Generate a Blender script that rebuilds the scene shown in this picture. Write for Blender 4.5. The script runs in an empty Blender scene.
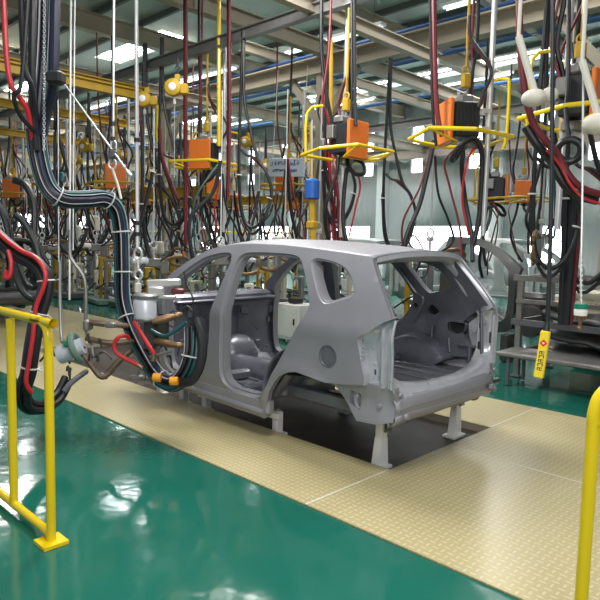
import bpy, bmesh, math, random
from mathutils import Vector, Matrix
from mathutils.geometry import delaunay_2d_cdt
random.seed(7)
PI = math.pi
SC = bpy.context.scene
COL = SC.collection
ORG = {}

# ---------------------------------------------------------------- materials
def new_mat(name):
    m = bpy.data.materials.new(name); m.use_nodes = True
    nt = m.node_tree; nt.nodes.clear()
    out = nt.nodes.new('ShaderNodeOutputMaterial'); b = nt.nodes.new('ShaderNodeBsdfPrincipled')
    nt.links.new(b.outputs[0], out.inputs[0])
    return m, nt, b

def mat(name, col, rough=.5, metal=0., var=.12, scale=6., bump=0., rvar=.1, spec=.5, coat=0.):
    """principled with noise mottling of colour and roughness"""
    m, nt, b = new_mat(name); N = nt.nodes.new; L = nt.links.new
    tc = N('ShaderNodeTexCoord'); no = N('ShaderNodeTexNoise'); no.inputs['Scale'].default_value = scale; no.inputs['Detail'].default_value = 4
    L(tc.outputs['Object'], no.inputs['Vector'])
    mx = N('ShaderNodeMix'); mx.data_type = 'RGBA'
    mx.inputs[6].default_value = (*[c * (1 - var) for c in col], 1); mx.inputs[7].default_value = (*[min(1, c * (1 + var)) for c in col], 1)
    L(no.outputs[0], mx.inputs[0]); L(mx.outputs[2], b.inputs['Base Color'])
    mr = N('ShaderNodeMapRange'); mr.inputs[3].default_value = max(.02, rough - rvar); mr.inputs[4].default_value = min(1, rough + rvar)
    L(no.outputs[0], mr.inputs[0]); L(mr.outputs[0], b.inputs['Roughness'])
    b.inputs['Metallic'].default_value = metal; b.inputs['Specular IOR Level'].default_value = spec
    if coat: b.inputs['Coat Weight'].default_value = coat
    if bump:
        bp = N('ShaderNodeBump'); bp.inputs['Strength'].default_value = bump; bp.inputs['Distance'].default_value = .01
        L(no.outputs[0], bp.inputs['Height']); L(bp.outputs[0], b.inputs['Normal'])
    return m

def mat_emit(name, col, s):
    m, nt, b = new_mat(name)
    b.inputs['Base Color'].default_value = (.8, .8, .8, 1); b.inputs['Emission Color'].default_value = (*col, 1); b.inputs['Emission Strength'].default_value = s
    return m

def mat_floor():
    m, nt, b = new_mat('green_epoxy'); N = nt.nodes.new; L = nt.links.new
    tc = N('ShaderNodeTexCoord'); n1 = N('ShaderNodeTexNoise'); n1.inputs['Scale'].default_value = .9; n1.inputs['Detail'].default_value = 5
    n2 = N('ShaderNodeTexNoise'); n2.inputs['Scale'].default_value = 5; n2.inputs['Detail'].default_value = 2
    L(tc.outputs['Object'], n1.inputs['Vector']); L(tc.outputs['Object'], n2.inputs['Vector'])
    mx = N('ShaderNodeMix'); mx.data_type = 'RGBA'; mx.inputs[6].default_value = (.009, .10, .073, 1); mx.inputs[7].default_value = (.015, .155, .115, 1)
    L(n1.outputs[0], mx.inputs[0]); L(mx.outputs[2], b.inputs['Base Color'])
    mr = N('ShaderNodeMapRange'); mr.inputs[3].default_value = .05; mr.inputs[4].default_value = .13
    L(n1.outputs[0], mr.inputs[0]); L(mr.outputs[0], b.inputs['Roughness'])
    bp = N('ShaderNodeBump'); bp.inputs['Strength'].default_value = .12; bp.inputs['Distance'].default_value = .02
    L(n2.outputs[0], bp.inputs['Height']); L(bp.outputs[0], b.inputs['Normal'])
    return m

def mat_tread():
    m, nt, b = new_mat('cream_checker_plate'); N = nt.nodes.new; L = nt.links.new
    def mth(op, a, c=None, v=None):
        n = N('ShaderNodeMath'); n.operation = op
        for i, q in enumerate((a, c)):
            if q is None: continue
            if isinstance(q, (int, float)): n.inputs[i].default_value = q
            else: L(q, n.inputs[i])
        return n.outputs[0]
    tc = N('ShaderNodeTexCoord'); sp = N('ShaderNodeSeparateXYZ'); L(tc.outputs['Object'], sp.inputs[0])
    X = mth('MULTIPLY', sp.outputs[0], 21.); Y = mth('MULTIPLY', sp.outputs[1], 21.)
    fx = mth('FLOOR', X); fy = mth('FLOOR', Y)
    lx = mth('SUBTRACT', mth('SUBTRACT', X, fx), .5); ly = mth('SUBTRACT', mth('SUBTRACT', Y, fy), .5)
    par = mth('FLOORED_MODULO', mth('ADD', fx, fy), 2.)
    def mix(a, c):
        return mth('ADD', mth('MULTIPLY', a, mth('SUBTRACT', 1., par)), mth('MULTIPLY', c, par))
    a = mix(lx, ly); c = mix(ly, lx)
    d = mth('ADD', mth('POWER', mth('ABSOLUTE', mth('DIVIDE', a, .48)), 2.), mth('POWER', mth('ABSOLUTE', mth('DIVIDE', c, .17)), 2.))
    lug = N('ShaderNodeMapRange'); lug.inputs[1].default_value = 1.1; lug.inputs[2].default_value = .5; L(d, lug.inputs[0])
    n1 = N('ShaderNodeTexNoise'); n1.inputs['Scale'].default_value = 1.6; n1.inputs['Detail'].default_value = 5; L(tc.outputs['Object'], n1.inputs['Vector'])
    c1 = N('ShaderNodeMix'); c1.data_type = 'RGBA'; c1.inputs[6].default_value = (.39, .33, .165, 1); c1.inputs[7].default_value = (.485, .415, .215, 1); L(n1.outputs[0], c1.inputs[0])
    c2 = N('ShaderNodeMix'); c2.data_type = 'RGBA'; L(mth('MULTIPLY', lug.outputs[0], .5), c2.inputs[0]); L(c1.outputs[2], c2.inputs[6]); c2.inputs[7].default_value = (.70, .64, .45, 1)
    L(c2.outputs[2], b.inputs['Base Color'])
    mr = N('ShaderNodeMapRange'); mr.inputs[3].default_value = .22; mr.inputs[4].default_value = .42; L(n1.outputs[0], mr.inputs[0]); L(mr.outputs[0], b.inputs['Roughness'])
    bp = N('ShaderNodeBump'); bp.inputs['Strength'].default_value = .35; bp.inputs['Distance'].default_value = .004
    L(lug.outputs[0], bp.inputs['Height']); L(bp.outputs[0], b.inputs['Normal'])
    return m

def mat_cladding():
    """pale profiled sheet: fine ribs along the wall"""
    m, nt, b = new_mat('pale_wall_sheet'); N = nt.nodes.new; L = nt.links.new
    tc = N('ShaderNodeTexCoord'); wv = N('ShaderNodeTexWave'); wv.bands_direction = 'Y'; wv.inputs['Scale'].default_value = 1.6
    L(tc.outputs['Object'], wv.inputs['Vector'])
    no = N('ShaderNodeTexNoise'); no.inputs['Scale'].default_value = .5; L(tc.outputs['Object'], no.inputs['Vector'])
    mx = N('ShaderNodeMix'); mx.data_type = 'RGBA'; mx.inputs[6].default_value = (.30, .32, .32, 1); mx.inputs[7].default_value = (.38, .40, .395, 1); L(no.outputs[0], mx.inputs[0])
    L(mx.outputs[2], b.inputs['Base Color']); b.inputs['Roughness'].default_value = .6
    bp = N('ShaderNodeBump'); bp.inputs['Strength'].default_value = .4; bp.inputs['Distance'].default_value = .02; L(wv.outputs[0], bp.inputs['Height']); L(bp.outputs[0], b.inputs['Normal'])
    return m

M = dict(
    floor=mat_floor(), tread=mat_tread(), wall=mat_cladding(),
    pit=mat('pit_concrete', (.036, .027, .020), .45, 0, .5, 2.2, .1, .2, .25),
    roof=mat('roof_sheet', (.50, .56, .52), .7, 0, .15, .6),
    beige=mat('beige_steel', (.37, .33, .255), .6, 0, .1, 2),
    brownbeam=mat('brown_beige_beam', (.30, .25, .21), .6, 0, .1, 2),
    purlin=mat('dark_purlin', (.135, .15, .135), .6, 0, .15, 2),
    column=mat('white_column', (.62, .65, .64), .5, 0, .05, 1),
    girt=mat('grey_girt', (.30, .33, .33), .5, .2, .1, 2),
    daylight=mat_emit('daylit_pane', (.93, .97, 1.), 7.0), skylight=mat_emit('daylit_roof_sheet', (.93, .97, 1.), 26.0),
    tube=mat_emit('lit_tube', (.85, .95, 1.), 2.4),
    bluepipe=mat('blue_pipe', (.06, .14, .34), .45, .2, .1, 3),
    body=mat('phosphated_body_steel', (.285, .285, .32), .48, .25, .10, 5, .02, .06),
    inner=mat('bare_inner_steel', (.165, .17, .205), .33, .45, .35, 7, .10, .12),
    shiny=mat('bare_bright_steel', (.50, .505, .55), .30, .35, .15, 12, .05, .08),
    olderbody=mat('dull_body_steel', (.085, .088, .09), .42, .55, .2, 5, .02, .08),
    whitecar=mat('pale_grey_primer', (.56, .60, .60), .35, .1, .06, 3),
    yellow=mat('yellow_paint', (.83, .60, .006), .32, 0, .04, 4, 0, .06, coat=.3),
    dirtyyellow=mat('worn_yellow_paint', (.46, .285, .014), .5, 0, .25, 7),
    pendyellow=mat('yellow_plastic', (.86, .66, .03), .35, 0, .05, 9),
    orange=mat('orange_cover', (.70, .17, .018), .45, 0, .10, 5),
    black=mat('black_rubber', (.012, .013, .016), .42, 0, .3, 12, .1),
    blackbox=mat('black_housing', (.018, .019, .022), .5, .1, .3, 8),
    teal=mat('dark_teal_hose', (.010, .075, .085), .38, 0, .2, 10),
    navy=mat('navy_hose', (.014, .018, .045), .38, 0, .2, 10),
    greyhose=mat('grey_hose', (.10, .105, .12), .4, 0, .2, 10),
    palehose=mat('pale_grey_wire', (.50, .50, .55), .4, 0, .1, 10),
    red=mat('red_hose', (.52, .022, .030), .4, 0, .12, 10),
    darkred=mat('dark_red_hose', (.15, .012, .020), .42, 0, .2, 10),
    brightred=mat('red_plastic', (.75, .015, .015), .35, 0, .05, 9),
    chrome=mat('galvanised_steel', (.60, .60, .60), .34, .5, .05, 9, 0, .04),
    dullsteel=mat('dull_steel', (.26, .255, .25), .42, .6, .25, 10, .05),
    darksteel=mat('dark_oily_steel', (.075, .073, .072), .42, .5, .35, 8, .05),
    copper=mat('brown_copper_arm', (.23, .14, .07), .42, .55, .25, 10),
    rust=mat('brown_steel_arm', (.15, .105, .075), .5, .4, .25, 10),
    white=mat('white_paint', (.80, .80, .78), .4, 0, .04, 5),
    offwhite=mat('cream_cover', (.66, .63, .55), .55, 0, .08, 6),
    silvergun=mat('silver_cylinder', (.66, .68, .76), .35, .25, .06, 8),
    tie=mat('pale_cable_tie', (.62, .60, .60), .5, 0, .1, 20),
    blacktie=mat('black_strap', (.02, .02, .02), .5, 0, .2, 20),
    amber=mat('orange_connector', (.86, .33, .01), .4, 0, .1, 10),
    greenp=mat('green_plastic', (.01, .22, .14), .35, 0, .1, 10),
    greenpaint=mat('grey_green_machine_paint', (.13, .21, .17), .5, 0, .12, 4),
    cabinet=mat('pale_cabinet', (.55, .56, .53), .45, 0, .05, 3),
    blue=mat('blue_cover', (.02, .11, .42), .4, 0, .08, 6),
    signwhite=mat('sign_board', (.52, .58, .66), .5, 0, .04, 3),
    signblue=mat('sign_blue', (.06, .12, .36), .5, 0, .1, 40),
    kraft=mat('tan_wrapping', (.42, .30, .16), .7, 0, .25, 9, .2),
    cream=mat('cream_machine_paint', (.62, .58, .45), .5, 0, .1, 5),
    ink=mat('dark_print', (.03, .025, .03), .6, 0, .05, 9),
)

# ---------------------------------------------------------------- mesh builder
def catmull(pts, n=6, closed=False):
    P = [Vector(p) for p in pts]; out = []; k = len(P)
    if k < 3 and not closed: return P
    segs = k if closed else k - 1
    for i in range(segs):
        if closed: p0, p1, p2, p3 = P[(i - 1) % k], P[i], P[(i + 1) % k], P[(i + 2) % k]
        else: p0, p1, p2, p3 = P[max(i - 1, 0)], P[i], P[i + 1], P[min(i + 2, k - 1)]
        for j in range(n):
            t = j / n
            out.append(.5 * ((2 * p1) + (p2 - p0) * t + (2 * p0 - 5 * p1 + 4 * p2 - p3) * t * t + (3 * p1 - p0 - 3 * p2 + p3) * t ** 3))
    if not closed: out.append(P[-1])
    return out

def frames(path, closed=False):
    n = len(path); T = []
    for i in range(n):
        a = path[(i - 1) % n] if (closed or i > 0) else path[i]; b = path[(i + 1) % n] if (closed or i < n - 1) else path[i]
        d = b - a
        T.append(d.normalized() if d.length > 1e-9 else Vector((0, 0, 1)))
    ref = Vector((0, 0, 1)) if abs(T[0].z) < .9 else Vector((1, 0, 0))
    N = [(ref - T[0] * ref.dot(T[0])).normalized()]
    for i in range(1, n):
        v = N[-1] - T[i] * N[-1].dot(T[i])
        N.append(v.normalized() if v.length > 1e-6 else N[-1])
    return T, N, [T[i].cross(N[i]) for i in range(n)]

class MB:
    def __init__(s): s.v = []; s.f = []
    def add(s, vs, fs):
        b = len(s.v); s.v += [Vector(v) for v in vs]; s.f += [tuple(b + i for i in f) for f in fs]; return s
    def box(s, c, d, rz=0, R=None, bev=0):
        c = Vector(c); x, y, z = [q / 2 for q in d]
        R = R or Matrix.Rotation(rz, 3, 'Z')
        if bev:
            e = min(bev, x * .9, y * .9, z * .9); vs = []
            for sz in (-1, 1):
                for k, ins in enumerate(((e, z), (0, z - e)) if sz < 0 else ((0, z - e), (e, z))):
                    i, zz = ins
                    for (a, b_) in ((-x + i, -y + i + e), (-x + i + e, -y + i), (x - i - e, -y + i), (x - i, -y + i + e), (x - i, y - i - e), (x - i - e, y - i), (-x + i + e, y - i), (-x + i, y - i - e)):
                        vs.append(c + R @ Vector((a, b_, sz * zz)))
            fs = [tuple(range(7, -1, -1)), tuple(range(24, 32))]
            for r in range(3):
                for k in range(8): fs.append((r * 8 + k, r * 8 + (k + 1) % 8, r * 8 + 8 + (k + 1) % 8, r * 8 + 8 + k))
            return s.add(vs, fs)
        vs = [c + R @ Vector((a * x, b_ * y, e * z)) for e in (-1, 1) for (a, b_) in ((-1, -1), (1, -1), (1, 1), (-1, 1))]
        return s.add(vs, [(3, 2, 1, 0), (4, 5, 6, 7), (0, 1, 5, 4), (1, 2, 6, 5), (2, 3, 7, 6), (3, 0, 4, 7)])
    def beam(s, a, b, w, h, up=(0, 0, 1)):
        a, b = Vector(a), Vector(b); d = (b - a).normalized(); u = Vector(up); sd = d.cross(u)
        if sd.length < 1e-4: sd = d.cross(Vector((1, 0, 0)))
        sd.normalize(); u = sd.cross(d)
        vs = [p + sd * (i * w / 2) + u * (j * h / 2) for p in (a, b) for (i, j) in ((-1, -1), (1, -1), (1, 1), (-1, 1))]
        return s.add(vs, [(3, 2, 1, 0), (4, 5, 6, 7), (0, 1, 5, 4), (1, 2, 6, 5), (2, 3, 7, 6), (3, 0, 4, 7)])
    def ibeam(s, a, b, w, h, t=.02):
        a, b = Vector(a), Vector(b); up = Vector((0, 0, 1)) if abs((b - a).normalized().z) < .9 else Vector((1, 0, 0))
        s.beam(a, b, t, h - 2.2 * t, up)
        s.beam(a + up * (h / 2 - t / 2), b + up * (h / 2 - t / 2), w, t, up)
        s.beam(a - up * (h / 2 - t / 2), b - up * (h / 2 - t / 2), w, t, up)
        return s
    def tube(s, pts, r, seg=8, n=6, closed=False, smooth=True, caps=True):
        path = catmull(pts, n, closed) if smooth else [Vector(p) for p in pts]
        T, N, B = frames(path, closed); k = len(path); vs = []; fs = []
        for i in range(k):
            rr = r if not callable(r) else r(i / (k - 1))
            for j in range(seg):
                a = 2 * PI * j / seg
                vs.append(path[i] + N[i] * (rr * math.cos(a)) + B[i] * (rr * math.sin(a)))
        for i in range(k if closed else k - 1):
            i2 = (i + 1) % k
            for j in range(seg): fs.append((i * seg + j, i * seg + (j + 1) % seg, i2 * seg + (j + 1) % seg, i2 * seg + j))
        if not closed and caps: fs += [tuple(range(seg - 1, -1, -1)), tuple((k - 1) * seg + j for j in range(seg))]
        return s.add(vs, fs)
    def rod(s, a, b, r, seg=10, r2=None):
        r2 = r if r2 is None else r2
        return s.tube([a, b], (lambda t: r + (r2 - r) * t), seg, smooth=False)
    def torus(s, c, R, r, axis=(0, 0, 1), seg=20, sg=8):
        ax = Vector(axis).normalized(); u = ax.orthogonal().normalized(); w = ax.cross(u); c = Vector(c)
        return s.tube([c + u * (R * math.cos(2 * PI * i / seg)) + w * (R * math.sin(2 * PI * i / seg)) for i in range(seg)], r, sg, closed=True, smooth=False)
    def lathe(s, c, prof, axis=(0, 0, 1), seg=18):
        """prof: (radius, height) along axis"""
        ax = Vector(axis).normalized(); u = ax.orthogonal().normalized(); w = ax.cross(u); c = Vector(c); vs = []; fs = []
        for (r, h) in prof:
            for j in range(seg):
                a = 2 * PI * j / seg; vs.append(c + ax * h + u * (r * math.cos(a)) + w * (r * math.sin(a)))
        for i in range(len(prof) - 1):
            for j in range(seg): fs.append((i * seg + j, i * seg + (j + 1) % seg, (i + 1) * seg + (j + 1) % seg, (i + 1) * seg + j))
        fs += [tuple(range(seg - 1, -1, -1)), tuple((len(prof) - 1) * seg + j for j in range(seg))]
        return s.add(vs, fs)
    def ball(s, c, r, sc=(1, 1, 1), seg=14, ring=8):
        c = Vector(c); vs = [c + Vector((0, 0, -r * sc[2]))]; fs = []
        for i in range(1, ring):
            p = -PI / 2 + PI * i / ring
            for j in range(seg):
                a = 2 * PI * j / seg; vs.append(c + Vector((r * sc[0] * math.cos(p) * math.cos(a), r * sc[1] * math.cos(p) * math.sin(a), r * sc[2] * math.sin(p))))
        vs.append(c + Vector((0, 0, r * sc[2])))
        for j in range(seg): fs.append((0, 1 + (j + 1) % seg, 1 + j))
        for i in range(ring - 2):
            for j in range(seg): fs.append((1 + i * seg + j, 1 + i * seg + (j + 1) % seg, 1 + (i + 1) * seg + (j + 1) % seg, 1 + (i + 1) * seg + j))
        t = len(vs) - 1
        for j in range(seg): fs.append((t, 1 + (ring - 2) * seg + j, 1 + (ring - 2) * seg + (j + 1) % seg))
        return s.add(vs, fs)
    def grid(s, rows, close=False):
        """rows: list of equal-length point lists"""
        k = len(rows[0]); vs = [p for r in rows for p in r]; fs = []
        for i in range(len(rows) - 1):
            for j in range(k if close else k - 1): fs.append((i * k + j, i * k + (j + 1) % k, (i + 1) * k + (j + 1) % k, (i + 1) * k + j))
        return s.add(vs, fs)
    def prism(s, poly, a, b):
        """poly: points (Vector) of a flat outline; extruded from offset vector a to b"""
        a, b = Vector(a), Vector(b); k = len(poly)
        vs = [Vector(p) + a for p in poly] + [Vector(p) + b for p in poly]
        fs = [tuple(range(k - 1, -1, -1)), tuple(range(k, 2 * k))] + [(i, (i + 1) % k, k + (i + 1) % k, k + i) for i in range(k)]
        return s.add(vs, fs)
    def build(s, name, m, parent=None, label=None, thick=0, ang=35, fix=True):
        o_ = ORG.get(parent.name, Vector((0, 0, 0))) if parent else Vector((0, 0, 0))
        me = bpy.data.meshes.new(name); me.from_pydata([v - o_ for v in s.v], [], s.f); me.validate()
        if fix:
            bm = bmesh.new(); bm.from_mesh(me); bmesh.ops.recalc_face_normals(bm, faces=bm.faces); bm.to_mesh(me); bm.free()
        me.materials.append(M[m] if isinstance(m, str) else m)
        for p in me.polygons: p.use_smooth = True
        me.set_sharp_from_angle(angle=math.radians(ang))
        ob = bpy.data.objects.new(name, me); COL.objects.link(ob)
        if parent: ob.parent = parent; ORG[ob.name] = o_
        if label: ob['label'] = label
        if thick:
            sm = ob.modifiers.new('shell', 'SOLIDIFY'); sm.thickness = thick; sm.offset = -1
        return ob

def thing(name, label, cat, loc=(0, 0, 0), group=None, rz=0):
    o = bpy.data.objects.new(name, None); COL.objects.link(o); o.empty_display_size = .1
    o.location = loc; o.rotation_euler = (0, 0, rz); ORG[o.name] = Vector(loc)
    o['label'] = label; o['category'] = cat
    if group: o['group'] = group
    return o

def tag(o, label, cat, group=None):
    o['label'] = label; o['category'] = cat
    if group: o['group'] = group
    return o

def struct(name, mb, m, **k):
    o = mb.build(name, m, **k); o['kind'] = 'structure'; return o

def dup(root, loc, rz=0, label=None, group=None, scale=1.):
    r = root.copy(); COL.objects.link(r); r.location = loc; r.rotation_euler = (0, 0, rz); r.scale = (scale,) * 3
    if label: r['label'] = label
    if group: r['group'] = group
    for ch in list(root.children):
        c = ch.copy(); COL.objects.link(c); c.parent = r
        for g in list(ch.children):
            d = g.copy(); COL.objects.link(d); d.parent = c
    return r

def inside(p, poly):
    x, y = p; c = False; n = len(poly); j = n - 1
    for i in range(n):
        xi, yi = poly[i]; xj, yj = poly[j]
        if (yi > y) != (yj > y) and x < (xj - xi) * (y - yi) / (yj - yi) + xi: c = not c
        j = i
    return c

def chaikin(poly, it=2, q=.25):
    for _ in range(it):
        o = []
        for i in range(len(poly)):
            a, b = poly[i], poly[(i + 1) % len(poly)]
            o += [(a[0] + (b[0] - a[0]) * q, a[1] + (b[1] - a[1]) * q), (a[0] + (b[0] - a[0]) * (1 - q), a[1] + (b[1] - a[1]) * (1 - q))]
        poly = o
    return poly

def densify(poly, step):
    o = []
    for i in range(len(poly)):
        a, b = poly[i], poly[(i + 1) % len(poly)]; L = math.dist(a, b); k = max(1, int(L / step))
        for j in range(k): o.append((a[0] + (b[0] - a[0]) * j / k, a[1] + (b[1] - a[1]) * j / k))
    return o

def area(poly): return .5 * sum(poly[i][0] * poly[(i + 1) % len(poly)][1] - poly[(i + 1) % len(poly)][0] * poly[i][1] for i in range(len(poly)))

def offset(poly, d):
    """grow (d>0) or shrink (d<0) a closed outline"""
    s = 1 if area(poly) > 0 else -1; n = len(poly); o = []
    for i in range(n):
        a, b, c = poly[i - 1], poly[i], poly[(i + 1) % n]
        e1 = Vector((b[0] - a[0], b[1] - a[1])); e2 = Vector((c[0] - b[0], c[1] - b[1]))
        nrm = Vector((e1.y, -e1.x)).normalized() + Vector((e2.y, -e2.x)).normalized()
        if nrm.length < 1e-6: nrm = Vector((e1.y, -e1.x))
        nrm.normalize(); o.append((b[0] + nrm.x * d * s, b[1] + nrm.y * d * s))
    return o

def cdt(mb, outer, holes, step, fn):
    """fill an outline with holes by an even triangulation; fn maps (a, b) to a point"""
    outer = densify(outer, step); holes = [densify(h, step) for h in holes]
    pts = []; edges = []
    for loop in [outer] + holes:
        b = len(pts); pts += loop; edges += [(b + i, b + (i + 1) % len(loop)) for i in range(len(loop))]
    x0, x1 = min(p[0] for p in outer), max(p[0] for p in outer); y0, y1 = min(p[1] for p in outer), max(p[1] for p in outer)
    bnd = list(pts); i = 0; y = y0 + step / 2
    while y < y1:
        x = x0 + step / 2 + (step / 2 if i % 2 else 0)
        while x < x1:
            if inside((x, y), outer) and not any(inside((x, y), h) for h in holes) and min((x - q[0]) ** 2 + (y - q[1]) ** 2 for q in bnd) > (step * .55) ** 2: pts.append((x, y))
            x += step
        y += step * .87; i += 1
    vo, eo, fo, *_ = delaunay_2d_cdt([Vector(p) for p in pts], edges, [], 0, 1e-6)
    fs = []
    for f in fo:
        c = (sum(vo[k].x for k in f) / len(f), sum(vo[k].y for k in f) / len(f))
        if inside(c, outer) and not any(inside(c, h) for h in holes): fs.append(tuple(f))
    mb.add([fn(v.x, v.y) for v in vo], fs)
    return outer, holes

# ================================================================ SETTING
PX0, PX1, PY0, PY1 = 3.72, 5.32, 2.63, 9.2
PD = -.075
mb = MB(); cdt(mb, [(-8., -8.), (29., -8.), (29., 45.), (-8., 45.)], [[(PX0, PY0), (PX1, PY0), (PX1, PY1), (PX0, PY1)]], 4., lambda a, b: Vector((a, b, -.012)))
struct('floor', mb, 'floor', fix=False)
mb = MB().box(((PX0 + PX1) / 2, (PY0 + PY1) / 2, PD - .02), (PX1 - PX0, PY1 - PY0, .04)); struct('floor_pit', mb, 'pit')
mb = MB()
for (x0, x1, y0, y1) in ((PX0 - .03, PX0, PY0, PY1), (PX1, PX1 + .03, PY0, PY1), (PX0, PX1, PY0 - .03, PY0), (PX0, PX1, PY1, PY1 + .03)):
    mb.box(((x0 + x1) / 2, (y0 + y1) / 2, -.05), (x1 - x0, y1 - y0, .075))
struct('trim_20', mb, 'beige')
def plate(x0, x1, y0, y1, lab):
    m_ = MB().box(((x0 + x1) / 2, (y0 + y1) / 2, -.005), (x1 - x0, y1 - y0, .010))
    o = m_.build('floor_plate', 'tread'); return tag(o, lab, 'floor plate', 'cream chequered floor plates round the pit')
g = .002
for i, (c, d) in enumerate((((3.255, PY0, .001), (.91, .012, .003)), ((4.55, 1., .001), (.012, 3.2, .003)), ((5.845, PY0, .001), (1.02, .012, .003)))): struct('trim_%d' % (21 + i), MB().box(c, d), 'offwhite')
for (y0, y1, lab) in ((2.63, 6.6, 'cream chequered floor plate along the near side of the pit, beside the car'), (6.6, 10.6, 'cream chequered floor plate under the near weld guns and hose bundle'), (10.6, 15., 'cream chequered floor plate running off behind the left guard rail')): plate(2.80 + g, PX0 - g, y0 + g, y1 - g, lab)
plate(2.80 + g, 4.55 - g, -1.5, PY0 - g, 'cream chequered floor plate behind the tail, bordering the near green floor'); plate(4.55 + g, 6.36, -1.5, PY0 - g, 'cream chequered floor plate behind the car tail, running towards the right guard rail')
for (y0, y1, lab) in ((2.63, 6.0, 'cream chequered floor plate across the pit, seen beneath the tail'), (6.0, 9.2, 'cream chequered floor plate beyond the pit behind the front of the car')): plate(PX1 + g, 6.36, y0 + g, y1 - g, lab)
plate(PX0 + g, 6.36, PY1 + g, 15., 'cream chequered floor plate beyond the front end of the pit')
WX = 24.
# ---- far wall with openings
def wall_far():
    outer = [(-2., 0.), (37., 0.), (37., 9.), (-2., 9.)]
    holes = []
    return outer, holes
outer, holes = wall_far()
WIN = [(y - .33, y + .33, 4.95, 7.2) for y in (6.9, 8.26, 10.2, 13.15, 16.06, 18.85, 21.8, 24.7, 27.5, 30.3, 33.2)]
DOOR = [(9.1, 10.7), (12.4, 16.35), (18.6, 21.2), (24.2, 27.0), (29.8, 32.4), (5.2, 7.9)]
for a, b, c, d in WIN: holes.append([(a, c), (b, c), (b, d), (a, d)])
for a, b in DOOR: holes.append([(a, .9), (b, .9), (b, 2.57), (a, 2.57)])
mb = MB(); cdt(mb, outer, holes, 1.4, lambda a, b: Vector((WX, a, b)))
struct('wall_right', mb, 'wall', thick=.15)
for n_, (a, b, c, d) in enumerate(WIN):
    f = MB()
    for (p, q) in (((a, c), (b, c)), ((b, c), (b, d)), ((b, d), (a, d)), ((a, d), (a, c))): f.beam((WX - .03, p[0], p[1]), (WX - .03, q[0], q[1]), .05, .05)
    w = struct('window_%d' % (n_ + 1), f, 'girt')
    MB().box((WX + .05, (a + b) / 2, (c + d) / 2), (.02, b - a, d - c)).build('pane', 'daylight', w)
for n_, (a, b) in enumerate(DOOR):
    f = MB()
    for (p, q) in (((a, .9), (b, .9)), ((b, .9), (b, 2.57)), ((b, 2.57), (a, 2.57)), ((a, 2.57), (a, .9))): f.beam((WX - .03, p[0], p[1]), (WX - .03, q[0], q[1]), .07, .07)
    f.beam((WX - .02, a, 1.95), (WX - .02, b, 1.95), .03, .04)
    w = struct('window_%d' % (n_ + 12), f, 'girt')
    MB().box((WX + .05, (a + b) / 2, 1.735), (.02, b - a, 1.67)).build('pane', 'daylight', w)
for i, z in enumerate((3.0, 4.05, 4.82, 6.2, 7.5)):
    struct('trim_%d' % (i + 1), MB().beam((WX - .06, -2, z), (WX - .06, 37, z), .12, .055), 'girt')
for y in (6.0, 11.97, 17.8, 23.75, 29.7, 35.6):
    struct('wall_column', MB().box((WX - .28, y, 4.3), (.4, .5, 8.6), bev=.06), 'column')
# ---- end wall and roof
struct('wall_back', MB().box((10., 37.1, 4.5), (28.5, .2, 9.)), 'wall')
for i, z in enumerate((3.0, 5.0, 7.0)): struct('trim_%d' % (i + 6), MB().beam((-4, 36.95, z), (24, 36.95, z), .055, .12), 'girt')
for n_, x in enumerate((4.5, 8., 11.5, 15.0, 18.5, 21.5)):
    f = MB()
    a, b, c, d = x - .8, x + .8, 2.2, 3.0
    for (p, q) in (((a, c), (b, c)), ((b, c), (b, d)), ((b, d), (a, d)), ((a, d), (a, c))): f.beam((p[0], 36.97, p[1]), (q[0], 36.97, q[1]), .06, .06)
    w = struct('window_%d' % (n_ + 18), f, 'girt')
    MB().box((x, 36.985, 2.6), (1.6, .02, .8)).build('pane', 'daylight', w)
ZR = 8.25
mb = MB(); outer = [(-5., -4.), (24.4, -4.), (24.4, 37.3), (-5., 37.3)]
SKY = [(11.0, 12.1, 17.0, 21.4), (10.8, 11.5, 27., 34.), (16.2, 17.0, 12., 22.), (20.2, 21.0, 8., 20.), (20.2, 21.0, 24., 34.), (16.2, 17.0, 26., 34.)]
holes = [[(a, c), (b, c), (b, d), (a, d)] for a, b, c, d in SKY]
cdt(mb, outer, holes, 3., lambda a, b: Vector((a, b, ZR)))
struct('ceiling', mb, 'roof', thick=.1, fix=False)
for i, (a, b, c, d) in enumerate(SKY):
    w = struct('window_%d' % (i + 30), MB().beam((a, c, ZR - .02), (a, d, ZR - .02), .05, .08).beam((b, c, ZR - .02), (b, d, ZR - .02), .05, .08), 'girt')
    MB().box(((a + b) / 2, (c + d) / 2, ZR + .06), (b - a, d - c, .02)).build('pane', 'skylight', w)
for i in range(17):
    x = 2.2 + i * 1.32
    if 10.7 < x < 12.3: continue
    struct('ceiling_purlin', MB().ibeam((x, -3, ZR - .16), (x, 37, ZR - .16), .10, .24, .02), 'purlin')
for i in range(7):
    y = 5.6 + i * 5.9
    struct('ceiling_rafter', MB().ibeam((-4, y - .6, ZR - .55), (24, y - .6, ZR - .55), .28, .5, .03), 'beige')
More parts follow.
